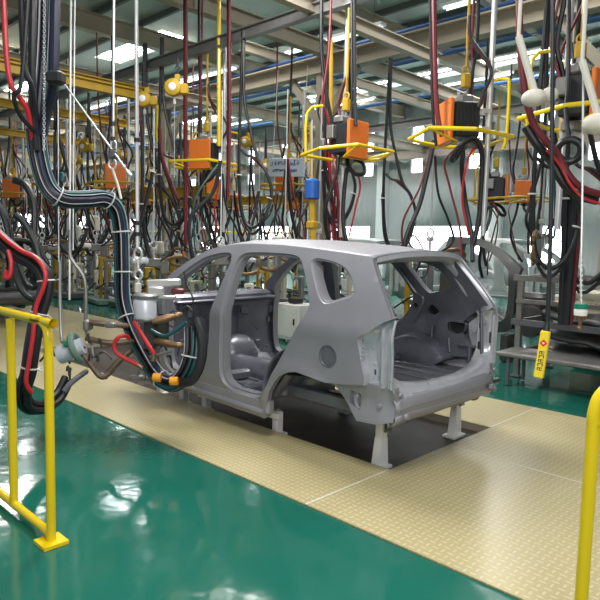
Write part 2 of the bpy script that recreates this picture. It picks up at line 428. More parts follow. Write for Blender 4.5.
# ---- gantry: columns with knee braces, long beams, cross beams
for gx, gz, col_ in ((10., 5.32, 'beige'),):
    struct('gantry_beam', MB().ibeam((gx, -2, gz + .17), (gx, 36, gz + .17), .26, .36, .03), col_)
for y in (3.2, 9.2, 15.2, 20.9, 27., 33.):
    for gx, h in ((10., 5.32),):
        m_ = MB().ibeam((gx, y, 0), (gx, y, h - .02), .2, .2, .025)
        if gx < 12:
            for s in (-1, 1): m_.beam((gx, y + s * .95, h - .02), (gx, y, h - 1.15), .13, .15)
        m_.box((gx, y, .02), (.4, .4, .05))
        struct('gantry_column', m_, 'beige')
    struct('gantry_crossbeam', MB().ibeam((10.1 if y == 15.2 else 1.5, y, 5.83), (23.6, y, 5.83), .2, .30, .025), 'beige')
for y in (6.2, 12.2, 18.2, 24.):
    struct('gantry_crossbeam', MB().ibeam((13. if y == 18.2 else 10.2, y, 6.55), (23.6, y, 6.55), .18, .26, .025), 'beige')
for y in (6.2, 12.2, 18.2):
    struct('gantry_crossbeam', MB().ibeam((2.2, y, 5.0), (9.8, y, 5.0), .14, .2, .02), 'beige')

struct('crane_beam', MB().ibeam((WX - .85, -2, 5.72), (WX - .85, 36.9, 5.72), .3, .5, .05), 'brownbeam')
# ---- overhead yellow crane rails and other services
for i, (y, z, x0, x1) in enumerate(((9.9, 4.23, .5, 5.95), (10.5, 4.45, .5, 6.5), (13.2, 4.35, .8, 7.6), (16.5, 4.3, 1., 8.5))):
    tag(MB().ibeam((x0, y, z), (x1, y, z), .13, .17, .025).build('crane_rail', 'dirtyyellow'),
        ['yellow overhead rail above the left pulley rope, lower of the nearest two', 'yellow overhead rail with a stop at its end, upper of the nearest two', 'yellow overhead rail third from the camera at upper left', 'yellow overhead rail furthest back at upper left'][i], 'rail', 'yellow rails overhead')
for i, (x, z, y0, y1) in enumerate(((6.5, 4.95, -1, 30.), (12.6, 4.6, 2, 32), (2.55, 4.75, -1, 18.))):
    tag(MB().ibeam((x, y0, z), (x, y1, z), .12, .18, .02).build('monorail_beam', 'dullsteel'), ['steel monorail beam running above the row of orange welding units', 'steel monorail beam over the distant second row of welding units', 'steel monorail beam above the near side of the car'][i], 'rail')
pl = 0
for x, z in ((12.2, 6.9), (15.0, 7.15), (19.0, 7.2)):
    for y in (6., 11., 16.5, 22.5, 28.):
        t = thing('strip_light', 'long fluorescent strip light under the roof', 'lamp', (x, y, z), 'fluorescent strips under the roof')
        MB().box((x, y, z + .05), (.22, 3.4, .07)).build('housing', 'white', t)
        for s in (-1, 1): MB().rod((x + s * .06, y - 1.62, z - .01), (x + s * .06, y + 1.62, z - .01), .022).build('tube', 'tube', t)
        for s in (-1, 1): MB().rod((x, y + s * 1.4, z + .08), (x, y + s * 1.4, ZR - .28), .008, 6).build('hanger', 'dullsteel', t)
for i, (x, z) in enumerate(((11.2, 6.25), (13.6, 6.45), (18., 6.7))):
    t = thing('service_pipes', ['nearest pair of blue service pipes under the roof', 'middle pair of blue service pipes under the roof', 'furthest pair of blue service pipes, near the wall'][i], 'pipe', (x, 17, z))
    for k in range(2): MB().rod((x + .14 * k, -1, z), (x + .14 * k, 35, z), .04, 10).build('hanging_pipe', 'bluepipe', t)

# ================================================================ CAR BODY SHELL (local: x across, y forward from the tail, z up)
def hw(y, z):
    w = .82
    if z < .5: w -= .04 * ((.5 - z) / .3) ** 2
    if z > 1.1:
        t = (z - 1.1) / .55; w -= .10 * t + .10 * t * t
    if y < .5: w -= .03 * ((.5 - y) / .5) ** 2
    if y > 2.6: w -= .03 * ((y - 2.6) / .5) ** 2
    w += .014 * math.exp(-((z - 1.03) / .07) ** 2) - .012 * math.exp(-((z - .33) / .06) ** 2)
    # soft flare round the rear wheel opening
    r = math.hypot(y - .98, z - .28); w += .022 * math.exp(-((r - .40) / .05) ** 2) * (1 if z > .3 else .6)
    return w
OUT = [(.39, 1.60), (.36, 1.55), (.315, 1.49), (.22, 1.36), (.155, 1.265), (.095, 1.175), (.16, 1.15), (.23, 1.10), (.33, 1.035), (.367, 1.0), (.36, .95), (.33, .83), (.30, .72), (.31, .675), (.48, .65), (.67, .63), (.80, .65), (.97, .665),
       (1.07, .645), (1.16, .60), (1.23, .53), (1.29, .44), (1.325, .36), (1.345, .28), (1.35, .20), (1.39, .18), (2.31, .195), (2.6, .22), (2.85, .24), (2.95, .30), (2.98, .45), (2.98, .9), (3.02, 1.10), (3.04, 1.2), (3.0, 1.245),
       (2.93, 1.295), (2.84, 1.365), (2.7, 1.445), (2.58, 1.51), (2.49, 1.555), (2.38, 1.60), (2.26, 1.63), (2.15, 1.648), (2.05, 1.66), (1.82, 1.67), (1.42, 1.668), (1.05, 1.65), (.71, 1.625)]
FD = chaikin([(1.995, 1.56), (2.03, 1.35), (2.1, 1.13), (2.15, .96), (2.165, .72), (2.22, .55), (2.29, .43), (2.4, .385), (2.75, .38), (2.86, .45), (2.885, .7), (2.88, 1.0), (2.87, 1.16), (2.8, 1.225), (2.71, 1.31), (2.53, 1.43), (2.38, 1.51), (2.17, 1.555)], 2, .22)
RD = chaikin([(1.87, 1.565), (1.90, 1.41), (1.91, 1.21), (1.93, 1.03), (1.95, .79), (1.945, .5), (1.89, .41), (1.78, .37), (1.45, .375), (1.35, .47), (1.27, .63), (1.17, .79), (1.06, .95), (.93, 1.13), (.905, 1.21), (.92, 1.25), (1.01, 1.40), (1.125, 1.545), (1.24, 1.57), (1.55, 1.575)], 2, .2)
QW = chaikin([(.985, 1.545), (.93, 1.565), (.76, 1.545), (.63, 1.51), (.555, 1.46), (.48, 1.37), (.47, 1.32), (.54, 1.295), (.67, 1.25), (.735, 1.24), (.79, 1.28), (.88, 1.40)], 2, .2)

def car_parts(t, mo='body', mi='inner', ms='shiny'):
    o_ = ORG[t.name]
    def L(x, y, z): return o_ + Vector((x, y, z))
    for s, nm in ((-1, 'left'), (1, 'right')):
        def sk(y, z, d=0., s=s): return L(s * (hw(y, z) - d), y, z)
        m_ = MB(); outs, _ = cdt(m_, OUT, [offset(FD, .028), offset(RD, .028), offset(QW, .012)] + ([[(.65 + .080 * math.cos(2 * PI * k / 24), .84 + .080 * math.sin(2 * PI * k / 24)) for k in range(24)]] if s < 0 else []), .055, sk)
        # returned flanges round each opening
        def ring(loop, prof):
            rows = []
            for (of, d) in prof:
                q = offset(loop, of) if of else loop
                rows.append([sk(a, b, d) for a, b in q])
            m_.grid(rows, close=True)
        for lp in (FD, RD):
            lp = densify(lp, .05)
            ring(lp, ((.028, 0), (.022, .012), (.018, .030), (.008, .036), (-.002, .036), (-.004, .044), (-.004, .11)))
        ring(densify(QW, .05), ((.012, 0), (.006, .012), (-.004, .014), (-.008, .03), (-.008, .10)))
        rows = []
        for d in (0, .01, .05): rows.append([sk(a, b, d) for a, b in offset(outs, -.004 * (d > 0))])
        m_.grid(rows, close=True)
        m_.build('body_side', mo, t)
        # inner pressing
        inn = offset(OUT, -.03)
        tri = chaikin([(.78, 1.08), (.72, 1.15), (.63, 1.08), (.71, 1.04)], 1, .15); half = chaikin([(.54, 1.0), (.365, 1.0), (.375, .925), (.455, .89), (.53, .925)], 1, .15)
        hs = [tri, half] + [chaikin([(a - .03, b), (a, b - .03), (a + .03, b), (a, b + .03)], 2) for a, b in ((.24, 1.12), (.90, 1.12), (2.07, .9))]
        def ik(y, z):
            d = .10 + .02 * math.sin(y * 14) * math.exp(-((z - .95) / .2) ** 2) * (y < .9)
            return sk(y, z, d)
        mi_ = MB(); cdt(mi_, inn, [offset(FD, -.004), offset(RD, -.004), offset(QW, -.008)] + hs, .06, ik)
        for h in hs:
            h2 = densify(h, .03); mi_.grid([[sk(a, b, .10) for a, b in h2], [sk(a, b, .055) for a, b in offset(h2, .006)]], close=True)
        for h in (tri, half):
            bk_ = MB(); cdt(bk_, offset(h, .02), [], .05, lambda a, b: sk(a, b, .052)); bk_.build('cavity_shade', 'blackbox', t)  # black sheet behind each hole stands in for shade in the cavity
        # pressed swages on the inner quarter and pillars
        for path in ([(.92, .95), (.80, 1.18), (.88, 1.25), (1.03, 1.48)], [(.30, .66), (.30, .82)], [(.17, .70), (.20, 1.1)], [(.50, .72), (.52, .85)], [(.70, .74), (.70, .94)], [(.24, .80), (.42, .80)]):
            mi_.tube([sk(a, b, .112) for a, b in path], .014, 6, 5)
        mi_.build('inner_panel', mi, t)
        # tail lamp pocket with its bright column
        rows = []
        zs = [.67, .72, .80, .88, .95, 1.0, 1.05, 1.10, 1.14, 1.165]
        ye = {.67: .31, .72: .30, .80: .322, .88: .343, .95: .36, 1.0: .367, 1.05: .31, 1.10: .23, 1.14: .18, 1.165: .13}
        for z in zs:
            y0 = ye[z]; w0 = hw(y0, z); p = [(y0, w0 - .002), (y0 - .012, w0 - .06)]
            yb = min(.25, y0 - .02)
            p += [(yb, w0 - .085), (min(.225, yb - .006), w0 - .10), (min(.20, yb - .012), w0 - .10), (min(.185, yb - .02), w0 - .045), (min(.16, yb - .03), w0 - .045), (min(.145, yb - .036), w0 - .085), (.095, w0 - .04), (.08, w0 - .045), (.083, w0 - .06), (.13, w0 - .062)]
            rows.append([L(s * b, a, z) for a, b in p])
        lp = MB().grid(rows)
        for (y, z) in ((.28, .95), (.27, .83), (.19, 1.04)): lp.lathe(L(s * (hw(y, z) - .09), y, z), [(.028, 0), (.026, .012), (.012, .018), (.001, .018)], (s, -.3, 0), 12)
        for k in range(9): lp.box(L(s * (hw(.33, .8) - .012), .335 - .004 * abs(4 - k) , .70 + .032 * k), (.012, .02, .014))
        for (y, dx, r, z0, z1) in ((.172, .040, .013, .70, 1.08), (.108, .055, .011, .70, 1.10), (.235, .090, .010, .74, 1.02)):
            lp.tube([L(s * (hw(y, z0) - dx), y, z0), L(s * (hw(y, (z0 + z1) / 2) - dx), y, (z0 + z1) / 2), L(s * (hw(y, z1) - dx), y, z1)], r, 8, 3)
        lp.build('lamp_pocket', ms, t)
        dk = MB()
        for (y, dx, z, w_, h_) in ((.212, .097, .82, .03, .07), (.212, .097, 1.0, .03, .05), (.27, .08, .77, .035, .04), (.125, .068, .90, .012, .10)): dk.box(L(s * (hw(y, z) - dx), y, z), (.012, w_, h_), bev=.003)
        dk.build('lamp_socket', 'darksteel', t)
        # rear corner bracket below the quarter panel
        br = MB(); ol = [(.67, .635), (.62, .60), (.57, .56), (.49, .49), (.42, .42), (.39, .385), (.21, .395), (.09, .43), (.075, .56), (.08, .68), (.31, .69), (.48, .66)]
        sq = [(.37, .46), (.47, .50), (.47, .60), (.37, .585)]
        def bk(y, z): return L(s * (.762 - .04 * math.exp(-((y - .10) / .06) ** 2) + .012 * math.sin(20 * z)), y, z)
        ou, ho = cdt(br, ol, [sq], .05, bk)
        br.grid([[bk(a, b) for a, b in ou], [bk(a, b) + Vector((-s * .05, 0, 0)) for a, b in ou]], close=True)
        br.grid([[bk(a, b) for a, b in ho[0]], [bk(a, b) + Vector((-s * .05, 0, 0)) for a, b in ho[0]]], close=True)
        br.lathe(bk(.2, .53), [(.02, 0), (.016, .02), (.002, .02)], (s, 0, 0), 10)
        br.build('corner_bracket', mo, t)
        MB().box(L(s * .705, .42, .53), (.02, .16, .16)).tube([L(s * .735, .40, .47), L(s * .738, .43, .52), L(s * .735, .41, .58)], .012, 6).build('bracket_insert', ms, t)
        # wheelhouse
        rows = []; yc = .96 if s < 0 else .84
        for (x, r) in ((.805, .43), (.74, .43), (.66, .425), (.60, .40), (.565, .34), (.55, .22), (.545, .02)):
            rr = []
            for k in range(21):
                a = PI * (-.06 + .87 * k / 20)
                rr.append(L(s * x, yc + r * 1.02 * math.cos(a), .42 + r * 1.03 * math.sin(a)))
            rows.append(rr)
        wh = MB().grid(rows)
        for k in range(5):
            a = PI * (.25 + .11 * k); wh.tube([L(s * .77, yc + .435 * math.cos(a), .42 + .44 * math.sin(a)), L(s * .66, yc + .43 * math.cos(a + .05), .42 + .436 * math.sin(a + .05))], .012, 6, 2)
        wh.build('wheelhouse', mi, t, thick=.004)
        # frame rail and front structure
        MB().box(L(s * .55, .72, .42), (.09, 1.2, .11), bev=.012).build('rear_frame_rail', mi, t); MB().box(L(s * .50, 3.3, .48), (.10, .8, .14), bev=.012).build('front_frame_rail', mi, t)
        ap = MB().box(L(s * .70, 3.28, 1.03), (.12, .62, .06), bev=.012).box(L(s * .66, 3.28, .82), (.03, .6, .40)).lathe(L(s * .58, 3.28, .55), [(.17, 0), (.165, .3), (.14, .40), (.12, .46), (.05, .47), (.05, .45)], (0, 0, 1), 20)
        ap.box(L(s * .70, 3.05, .72), (.05, .12, .62), bev=.01)
        ap.build('front_apron', mi, t)
        MB().tube([L(s * .80, 1.37, .24), L(s * .80, 2.9, .27)], .028, 8, 4).box(L(s * .76, 2.1, .29), (.09, 1.55, .14), bev=.02).build('sill', mo, t)
    # filler recess on the near flank only
    y, z = .65, .84; w = hw(y, z)
    fr = MB().lathe(L(-w - .001, y, z), [(.090, -.004), (.088, .003), (.080, .004), (.074, -.006), (.064, -.085), (.02, -.09), (.001, -.09)], (-1, 0, 0), 26)
    fr = fr.build('filler_recess', mi, t)
    MB().lathe(L(-w, y - .015, z + .015), [(.036, -.088), (.034, -.03), (.024, -.03), (.022, -.06), (.001, -.06)], (-1, 0, 0), 16).build('filler_neck', ms, fr)
    # roof skin
    rows = []; ys = [.385 + (2.28 - .385) * i / 22 for i in range(23)]
    def zr(y):
        P_ = [(.39, 1.60), (.71, 1.625), (1.05, 1.65), (1.42, 1.668), (1.82, 1.67), (2.05, 1.66), (2.15, 1.648), (2.26, 1.63), (2.38, 1.6)]
        if y <= .39: return 1.60
        for a, b in zip(P_, P_[1:]):
            if a[0] <= y <= b[0]: return a[1] + (b[1] - a[1]) * (y - a[0]) / (b[0] - a[0])
        return 1.6
    for i, y in enumerate(ys):
        r = []
        for k in range(25):
            u = -1 + k / 12; w = hw(y, zr(y)) - .001
            yy = y - (.075 * (1 - u * u) * (1 - i / 22) ** 2) + (.06 * (1 - u * u) * (i / 22) ** 2)
            rib = .007 * sum(math.exp(-((u - q) / .035) ** 2) for q in (-.6, -.2, .2, .6)) * (2 < i < 20)
            r.append(L(u * w, yy, zr(y) + .052 * (1 - abs(u) ** 2.6) + rib - .004 * (abs(u) > .99)))
        rows.append(r)
    MB().grid(rows).build('roof', mo, t, thick=.012, ang=50)
    # headers and bows
    for yb, dz in ((.40, -.03), (1.15, -.03), (1.9, -.03), (2.2, -.045)):
        hd = MB().grid([[L(u / 8 * (hw(yb, zr(yb)) - .03), yb + dy - .07 * (1 - (u / 8) ** 2) * (yb < .5), zr(yb) + .05 * (1 - abs(u / 8) ** 2.6) + dz + dd) for u in range(-8, 9)] for dy, dd in ((-.03, .025), (-.03, -.012), (.03, -.02), (.05, .0), (.06, .025))])
        hd.build('roof_bow', ms, t, ang=60)
    # tailgate frame ring
    O = [(0, .30, 1.635), (-.35, .32, 1.628), (-.58, .365, 1.607), (-.655, .385, 1.597), (-.70, .31, 1.488), (-.745, .215, 1.36), (-.772, .15, 1.27), (-.80, .095, 1.165), (-.81, .09, .97), (-.805, .09, .78), (-.785, .085, .66), (-.66, .07, .60), (-.3, .045, .585), (0, .035, .58)]
    I = [(0, .37, 1.565), (-.35, .39, 1.558), (-.54, .42, 1.54), (-.60, .43, 1.515), (-.65, .365, 1.42), (-.695, .28, 1.30), (-.735, .205, 1.20), (-.765, .16, 1.10), (-.778, .15, .95), (-.765, .145, .83), (-.715, .14, .755), (-.59, .125, .695), (-.30, .105, .655), (0, .095, .65)]
    O = [(x * .965, y, z) for x, y, z in O]; I = [(x * .965, y, z) for x, y, z in I]
    D = [(x, y + .06, z) for x, y, z in I]
    E_ = [(x * .99, y + .10, z + (.02 if z > 1.4 else (-.02 if z < .7 else 0))) for x, y, z in I]
    def full(P_):
        q = catmull(P_, 3); q2 = [Vector((-p.x, p.y, p.z)) for p in reversed(q[1:-1])]
        return [o_ + p for p in q + q2]
    Mid = [((a[0] + b[0]) / 2, (a[1] + b[1]) / 2 - .014, (a[2] + b[2]) / 2 + .01) for a, b in zip(O, I)]
    MB().grid([full(O), full(Mid), full(I), full(D), full(E_)], close=True).build('tailgate_frame', ms, t, ang=50)
    # lower back panel
    rows = []
    for (y, z) in ((.055, .615), (.032, .592), (.026, .56), (.022, .535), (.032, .528), (.034, .49), (.026, .483), (.028, .455), (.04, .44), (.055, .42), (.085, .41)):
        rows.append([L(u / 10 * .73, y + .045 * (u / 10) ** 4, z + (.0 if abs(u) < 8 else -.012 * (abs(u) - 8))) for u in range(-10, 11)])
    bp = MB().grid(rows)
    for s in (-1, 1):
        bp.lathe(L(s * .70, .055, .63), [(.02, 0), (.016, .014), (.002, .014)], (0, -1, 0), 10).lathe(L(s * .66, .03, .47), [(.025, 0), (.02, .02), (.002, .02)], (0, -1, 0), 10)
    bp.box(L(.60, .02, .50), (.06, .03, .05), bev=.008).build('back_panel', mo, t, thick=.006)
    MB().box(L(.77, .07, .52), (.10, .05, .035), bev=.008).build('tow_bracket', 'darksteel', t)
    # floors
    fl = MB().grid([[L(x, y, z) for x in (-.71, -.56, -.3, 0, .3, .56, .71)] for y, z in ((.10, .62), (.16, .605), (.5, .60), (1.0, .60), (1.22, .58), (1.38, .36), (1.5, .30), (2.0, .29), (2.7, .29), (2.88, .40), (2.95, .55))])
    for x in (-.62, -.42, -.22, .22, .42, .62): fl.tube([L(x, 1.55, .30), L(x, 2.0, .30), L(x, 2.65, .30)], .02, 6, 3)
    for x in (-.4, -.2, 0, .2, .4): fl.tube([L(x, .2, .60), L(x, .6, .605), L(x, 1.05, .60)], .022, 6, 3)
    fl.grid([[L(.15 * math.cos(a), y, .28 + .19 * math.sin(a)) for a in [PI * k / 10 for k in range(11)]] for y in (1.4, 1.6, 2.2, 2.6, 2.9)])
    fl.build('floor_pan', mi, t, thick=.004)
    for y in (1.75, 2.3):
        for s in (-1, 1): MB().box(L(s * .45, y, .345), (.54, .11, .10), bev=.02).build('seat_crossmember', mi, t)
    MB().box(L(0, .98, .63), (1.1, .10, .06), bev=.015).build('rear_crossmember', mi, t)
    fw_ = MB().grid([[L(x, 2.95 + .05 * math.cos(x * 4) + dy, z) for x in [-.71 + 1.42 * k / 16 for k in range(17)]] for z, dy in ((.28, -.1), (.42, -.04), (.55, 0), (.75, .02), (.95, .0), (1.08, -.02))])
    for x in (-.5, -.3, .25, .45): fw_.tube([L(x, 2.97, .5), L(x, 2.975, .75), L(x, 2.96, .95)], .018, 6, 3)
    fw_.ball(L(.12, 2.84, .42), .24, (1.1, .8, 1.0), 18, 10)
    rg = random.Random(3)
    for k in range(16):
        fw_.box(L(rg.uniform(-.7, .7), 2.93 - rg.uniform(0, .05), rg.uniform(.4, 1.0)), (rg.uniform(.02, .09), .03, rg.uniform(.02, .12)), bev=.006)
    fw_.lathe(L(-.35, 2.93, .78), [(.09, 0), (.085, .03), (.03, .04), (.001, .04)], (0, -1, 0), 16)
    fw_.build('firewall', mi, t, thick=.004)
    MB().box(L(0, 3.02, 1.08), (1.40, .26, .09), bev=.03).box(L(0, 2.86, 1.05), (1.40, .08, .03), bev=.01).build('cowl', mi, t)
    MB().box(L(0, 3.66, .52), (1.1, .09, .12), bev=.015).box(L(0, 3.62, .98), (1.36, .07, .06), bev=.01).box(L(-.55, 3.64, .75), (.06, .06, .42)).box(L(.55, 3.64, .75), (.06, .06, .42)).build('radiator_support', mi, t)

car = thing('car_body_shell', 'bare grey car body shell without doors standing over the pit on white supports', 'car body', (4.27, 2.40, 0))
car_parts(car)

# ================================================================ NEAR OBJECTS
# ---- white pedestals under the body
def support(name, label, x, y, ztop, big=True):
    t = thing(name, label, 'support post', (x, y, PD), 'white supports under the car body')
    z = PD
    MB().box((x - (.05 if big else .02), y - .02, z + .012), (.20 if big else .15, .13 if big else .12, .024), bev=.004).build('foot_plate', 'white', t)
    if big:
        MB().prism([(x - .075, y, z + .024), (x + .055, y, z + .024), (x + .035, y, z + .24), (x - .04, y, z + .24)], (0, -.035, 0), (0, .035, 0)).box((x - .002, y, z + .31), (.078, .066, .20), bev=.006).build('column', 'white', t)
        col = t.children[-1]
        for q, d in (((x - .028, y, ztop - .055), (.035, .07, .11)), ((x + .036, y, ztop - .075), (.035, .07, .15))): MB().box(q, d, bev=.005).build('clamp', 'white', t)
        MB().rod((x - .02, y - .05, z + .30), (x + .05, y - .05, z + .30), .012).build('pin', 'dullsteel', t); MB().box((x - .004, y - .044, z + .37), (.014, .01, .12)).build('slot', 'darksteel', t)
    else:
        MB().box((x, y, (z + .02 + ztop) / 2), (.085, .075, ztop - z - .02), bev=.012).box((x - .05, y - .01, ztop - .03), (.04, .13, .06), bev=.006).build('column', 'white', t)
        MB().rod((x, y, ztop - .02), (x, y, ztop + .02), .022).build('pin', 'dullsteel', t)
support('support_post', 'tall white support post under the near rear corner of the grey car body', 3.885, 2.84, .385)
support('support_post', 'tall white support post under the far rear corner of the grey car body', 5.07, 2.86, .40)
support('support_block', 'short white support block under the sill in front of the rear wheel opening', 3.83, 3.98, .145, False)
support('support_block', 'short white support block under the far sill, seen beneath the car', 4.90, 4.05, .145, False)
support('support_block', 'short white support block under the sill below the orange hose ends', 3.80, 5.02, .14, False)
support('support_block', 'short white support block under the front of the sill by the weld gun', 3.80, 5.42, .14, False)
support('support_block', 'short white support block furthest to the front of the car', 3.85, 5.95, .20, False)

# ---- yellow guard rails
def railing():
    t = thing('guard_rail', 'yellow tubular guard rail with an upright and floor rail at the left edge', 'guard rail', (1.4, 3.27, 0))
    X = 1.4; m_ = MB()
    m_.tube([(X, 7.5, 1.235), (X, 3.50, 1.235), (X, 3.44, 1.235), (X, 3.37, 1.235), (X, 3.30, 1.218), (X, 3.266, 1.185), (X, 3.256, 1.13), (X, 3.256, 1.07), (X, 3.256, 1.0), (X, 3.256, .0)], .025, 14, 3)
    m_.build('top_rail', 'yellow', t)
    MB().rod((X, 3.79, .05), (X, 3.79, 1.20), .025, 14).build('post', 'yellow', t)
    MB().rod((X, 5.6, .05), (X, 5.6, 1.20), .025, 14).build('post', 'yellow', t)
    MB().rod((X, 3.26, .045), (X, 7.5, .045), .025, 12).build('floor_rail', 'yellow', t)
    MB().box((X, 3.258, .0), (.14, .14, .02)).build('foot_plate', 'yellow', t)
    t = thing('guard_rail', 'yellow tubular guard rail post with a rounded bend at the right edge', 'guard rail', (2.58, .86, 0))
    MB().tube([(2.62, .845, 0), (2.62, .845, .9), (2.62, .845, .97), (2.62, .845, 1.03), (2.633, .83, 1.10), (2.67, .785, 1.145), (2.75, .70, 1.155), (2.8, .645, 1.155), (3.45, -.065, 1.155)], .027, 16, 5).build('top_rail', 'yellow', t)
    MB().rod((3.05, .375, 0), (3.05, .375, 1.15), .026, 14).build('post', 'yellow', t)
    MB().box((2.62, .845, .006), (.14, .14, .012), rz=.8).build('foot_plate', 'yellow', t)
railing()

# ---- big hose bundle that feeds the weld gun
def strands(t, path, specs, n=5, ties=(), tie_r=.08, tm='tie', nm='hose'):
    """specs: (dx, dy, radius, material) round the path"""
    P_ = catmull(path, n); T, N, B = frames(P_)
    for (a, b, r, m_) in specs:
        tw = random.uniform(-.5, .5); k = len(P_)
        pts = []
        for i in range(k):
            w_ = tw * math.sin(3.1 * i / k); ca, sa = math.cos(w_), math.sin(w_)
            pts.append(P_[i] + N[i] * (a * ca - b * sa) + B[i] * (a * sa + b * ca))
        MB().tube(pts, r, 8, smooth=False).build(nm, m_, t)
    MB().box(P_[0], (.16, .16, .05), bev=.02).build('hanger_clamp', 'dullsteel', t)
    for q in ties:
        i = min(len(P_) - 2, max(1, int(q * len(P_))))
        u, v = N[i], B[i]
        m_ = MB().tube([P_[i] + u * (tie_r * math.cos(2 * PI * j / 16)) + v * (tie_r * math.sin(2 * PI * j / 16)) for j in range(16)], .007, 6, closed=True, smooth=False)
        m_.beam(P_[i] + u * tie_r, P_[i] + u * (tie_r + .05) + v * .03, .008, .008)
        m_.build('cable_tie', tm, t)
A0 = (2.186, 5.066, 3.578)
t = thing('hose_bundle', 'thick strapped bundle of dark hoses swooping down to the weld gun', 'hose bundle', (2.718, 4.814, 0.450))
path = [(2.221, 5.095, 4.057), (2.164, 5.046, 3.260), (2.138, 5.080, 2.792), (2.134, 5.119, 2.518), (2.166, 5.126, 2.281), (2.224, 5.114, 2.106), (2.318, 5.079, 2.020), (2.524, 5.084, 2.026), (2.708, 5.114, 2.047), (2.835, 5.116, 1.966), (2.881, 5.111, 1.751), (2.872, 5.079, 1.451), (2.862, 5.046, 1.133), (2.875, 4.928, 0.887), (2.897, 4.730, 0.656), (2.914, 4.548, 0.504), (2.969, 4.413, 0.458), (3.023, 4.299, 0.558), (3.074, 4.271, 0.738), (3.114, 4.329, 0.936)]
sp = []
for k, m_ in enumerate(('black', 'teal', 'navy', 'black', 'black', 'teal', 'black')):
    a = 2 * PI * k / 7; sp.append((.050 * math.cos(a), .050 * math.sin(a), .0225, m_))
sp += [(0, 0, .028, 'black'), (.062, .03, .005, 'palehose'), (-.055, .045, .005, 'palehose'), (.045, -.058, .009, 'darkred'), (-.06, -.04, .009, 'teal'), (.01, .075, .004, 'palehose'), (.0, -.074, .012, 'navy')]
strands(t, path, sp, 5, (.15, .31, .44, .53, .585, .66, .80, .93), .082)
m_ = MB()
for _ in range(1):
    m_.tube([(2.948, 4.294, 0.482), (3.004, 4.170, 0.522), (3.064, 4.129, 0.675), (3.110, 4.178, 0.851), (3.142, 4.310, 1.006)], .042, 10)
m_.build('hose', 'black', t)
for a, b in (((2.822, 4.358, 0.533), (2.776, 4.407, 0.539)), ((2.904, 4.229, 0.518), (2.857, 4.277, 0.516))): MB().rod(a, b, .036, 14).build('hose_end', 'amber', t)

t = thing('hose_bundle', 'extra black hoses and red tubes hanging beside the thick bundle at upper left', 'hose bundle', (1.997, 4.826, 2.507))
for pts, r, m_ in (([(1.983, 5.017, 3.803), (1.966, 4.931, 3.040), (2.019, 4.921, 2.839), (2.070, 4.981, 2.612), (2.085, 5.007, 2.382)], .024, 'black'),
                   ([(1.887, 5.115, 3.800), (1.876, 5.013, 2.960), (1.950, 4.981, 2.760), (2.008, 4.980, 2.663), (2.058, 5.016, 2.458)], .021, 'red'),
                   ([(1.994, 4.856, 3.760), (1.906, 4.826, 2.876), (1.858, 4.858, 2.748), (1.922, 4.918, 2.619), (2.060, 4.979, 2.517)], .017, 'black'),
                   ([(2.177, 4.819, 3.810), (2.123, 4.760, 2.969), (2.132, 4.804, 2.828), (2.142, 4.921, 2.709), (2.119, 4.988, 2.503)], .040, 'navy'),
                   ([(2.247, 5.047, 3.899), (2.196, 5.054, 3.035), (2.206, 5.146, 2.733), (2.211, 5.170, 2.412)], .028, 'greyhose'),
                   ([(2.080, 4.992, 3.828), (2.026, 4.933, 2.978), (2.059, 4.993, 2.611), (2.079, 5.013, 2.382)], .03, 'black')):
    MB().tube(pts, r, 9).build('hose', m_, t)
MB().box((2.037, 4.962, 3.805), (.3, .2, .05), bev=.02).build('hanger_clamp', 'dullsteel', t)
MB().box((2.094, 4.663, 2.887), (.12, .12, .10), rz=.7, bev=.02).build('connector_block', 'blackbox', t)

# red supply hose loops on the gun
t = thing('supply_hose', 'bright red hose looped out from the weld gun beside the hose bundle', 'hose', (2.667, 4.591, 0.541))
MB().tube([(2.728, 4.711, 0.828), (2.686, 4.687, 0.861), (2.618, 4.684, 0.860), (2.585, 4.709, 0.791), (2.599, 4.685, 0.724), (2.650, 4.626, 0.675), (2.719, 4.549, 0.627)], .018, 10).build('hose', 'red', t)
MB().tube([(2.740, 4.648, 0.983), (2.750, 4.553, 0.898), (2.765, 4.453, 0.798), (2.791, 4.417, 0.732)], .018, 10).build('hose', 'red', t)
MB().rod((2.719, 4.549, 0.627), (2.741, 4.523, 0.602), .02).build('fitting', 'copper', t); MB().rod((2.791, 4.417, 0.732), (2.782, 4.418, 0.673), .022).build('fitting', 'copper', t)

# ---- the near weld gun
def P3(p): return Vector(p)
t = thing('weld_gun', 'hanging spot weld gun with a pale cylinder beside the front of the car', 'weld gun', (2.862, 4.656, 0.902))
c = P3((2.871, 4.671, 1.084))
RTV = Vector((.70, -.715, 0)); FWV = Vector((.713, .70, 0))
MB().lathe(c - RTV * .0 + Vector((0, 0, -.105)), [(.085, 0), (.098, .01), (.10, .03), (.10, .185), (.097, .19), (.085, .205), (.03, .21)], (RTV.x * -.06, RTV.y * -.06, 1), 26).build('cylinder', 'silvergun', t)
MB().lathe(c + Vector((0, 0, .09)), [(.06, 0), (.105, .004), (.108, .03), (.09, .045), (.05, .05)], (0, 0, 1), 22).build('end_cap', 'dullsteel', t)
MB().torus(c + Vector((0, 0, -.085)), .1, .012).build('clamp_ring', 'dullsteel', t)
a = P3((2.936, 4.711, 1.334)); m_ = MB()
m_.box(P3((3.049, 4.663, 1.307)), (.30, .05, .07), R=Matrix.Rotation(-.80, 3, 'Z') @ Matrix.Rotation(-.06, 3, 'Y'), bev=.012)
m_.box(P3((2.968, 4.665, 1.239)), (.14, .06, .08), rz=-.8, bev=.012).box(P3((3.027, 4.597, 1.188)), (.18, .05, .035), rz=-.8, bev=.008)
m_.build('suspension_bracket', 'chrome', t)
MB().box(P3((3.161, 4.610, 1.235)), (.12, .07, .05), rz=-.6, bev=.012).build('switch_box', 'darkred', t)
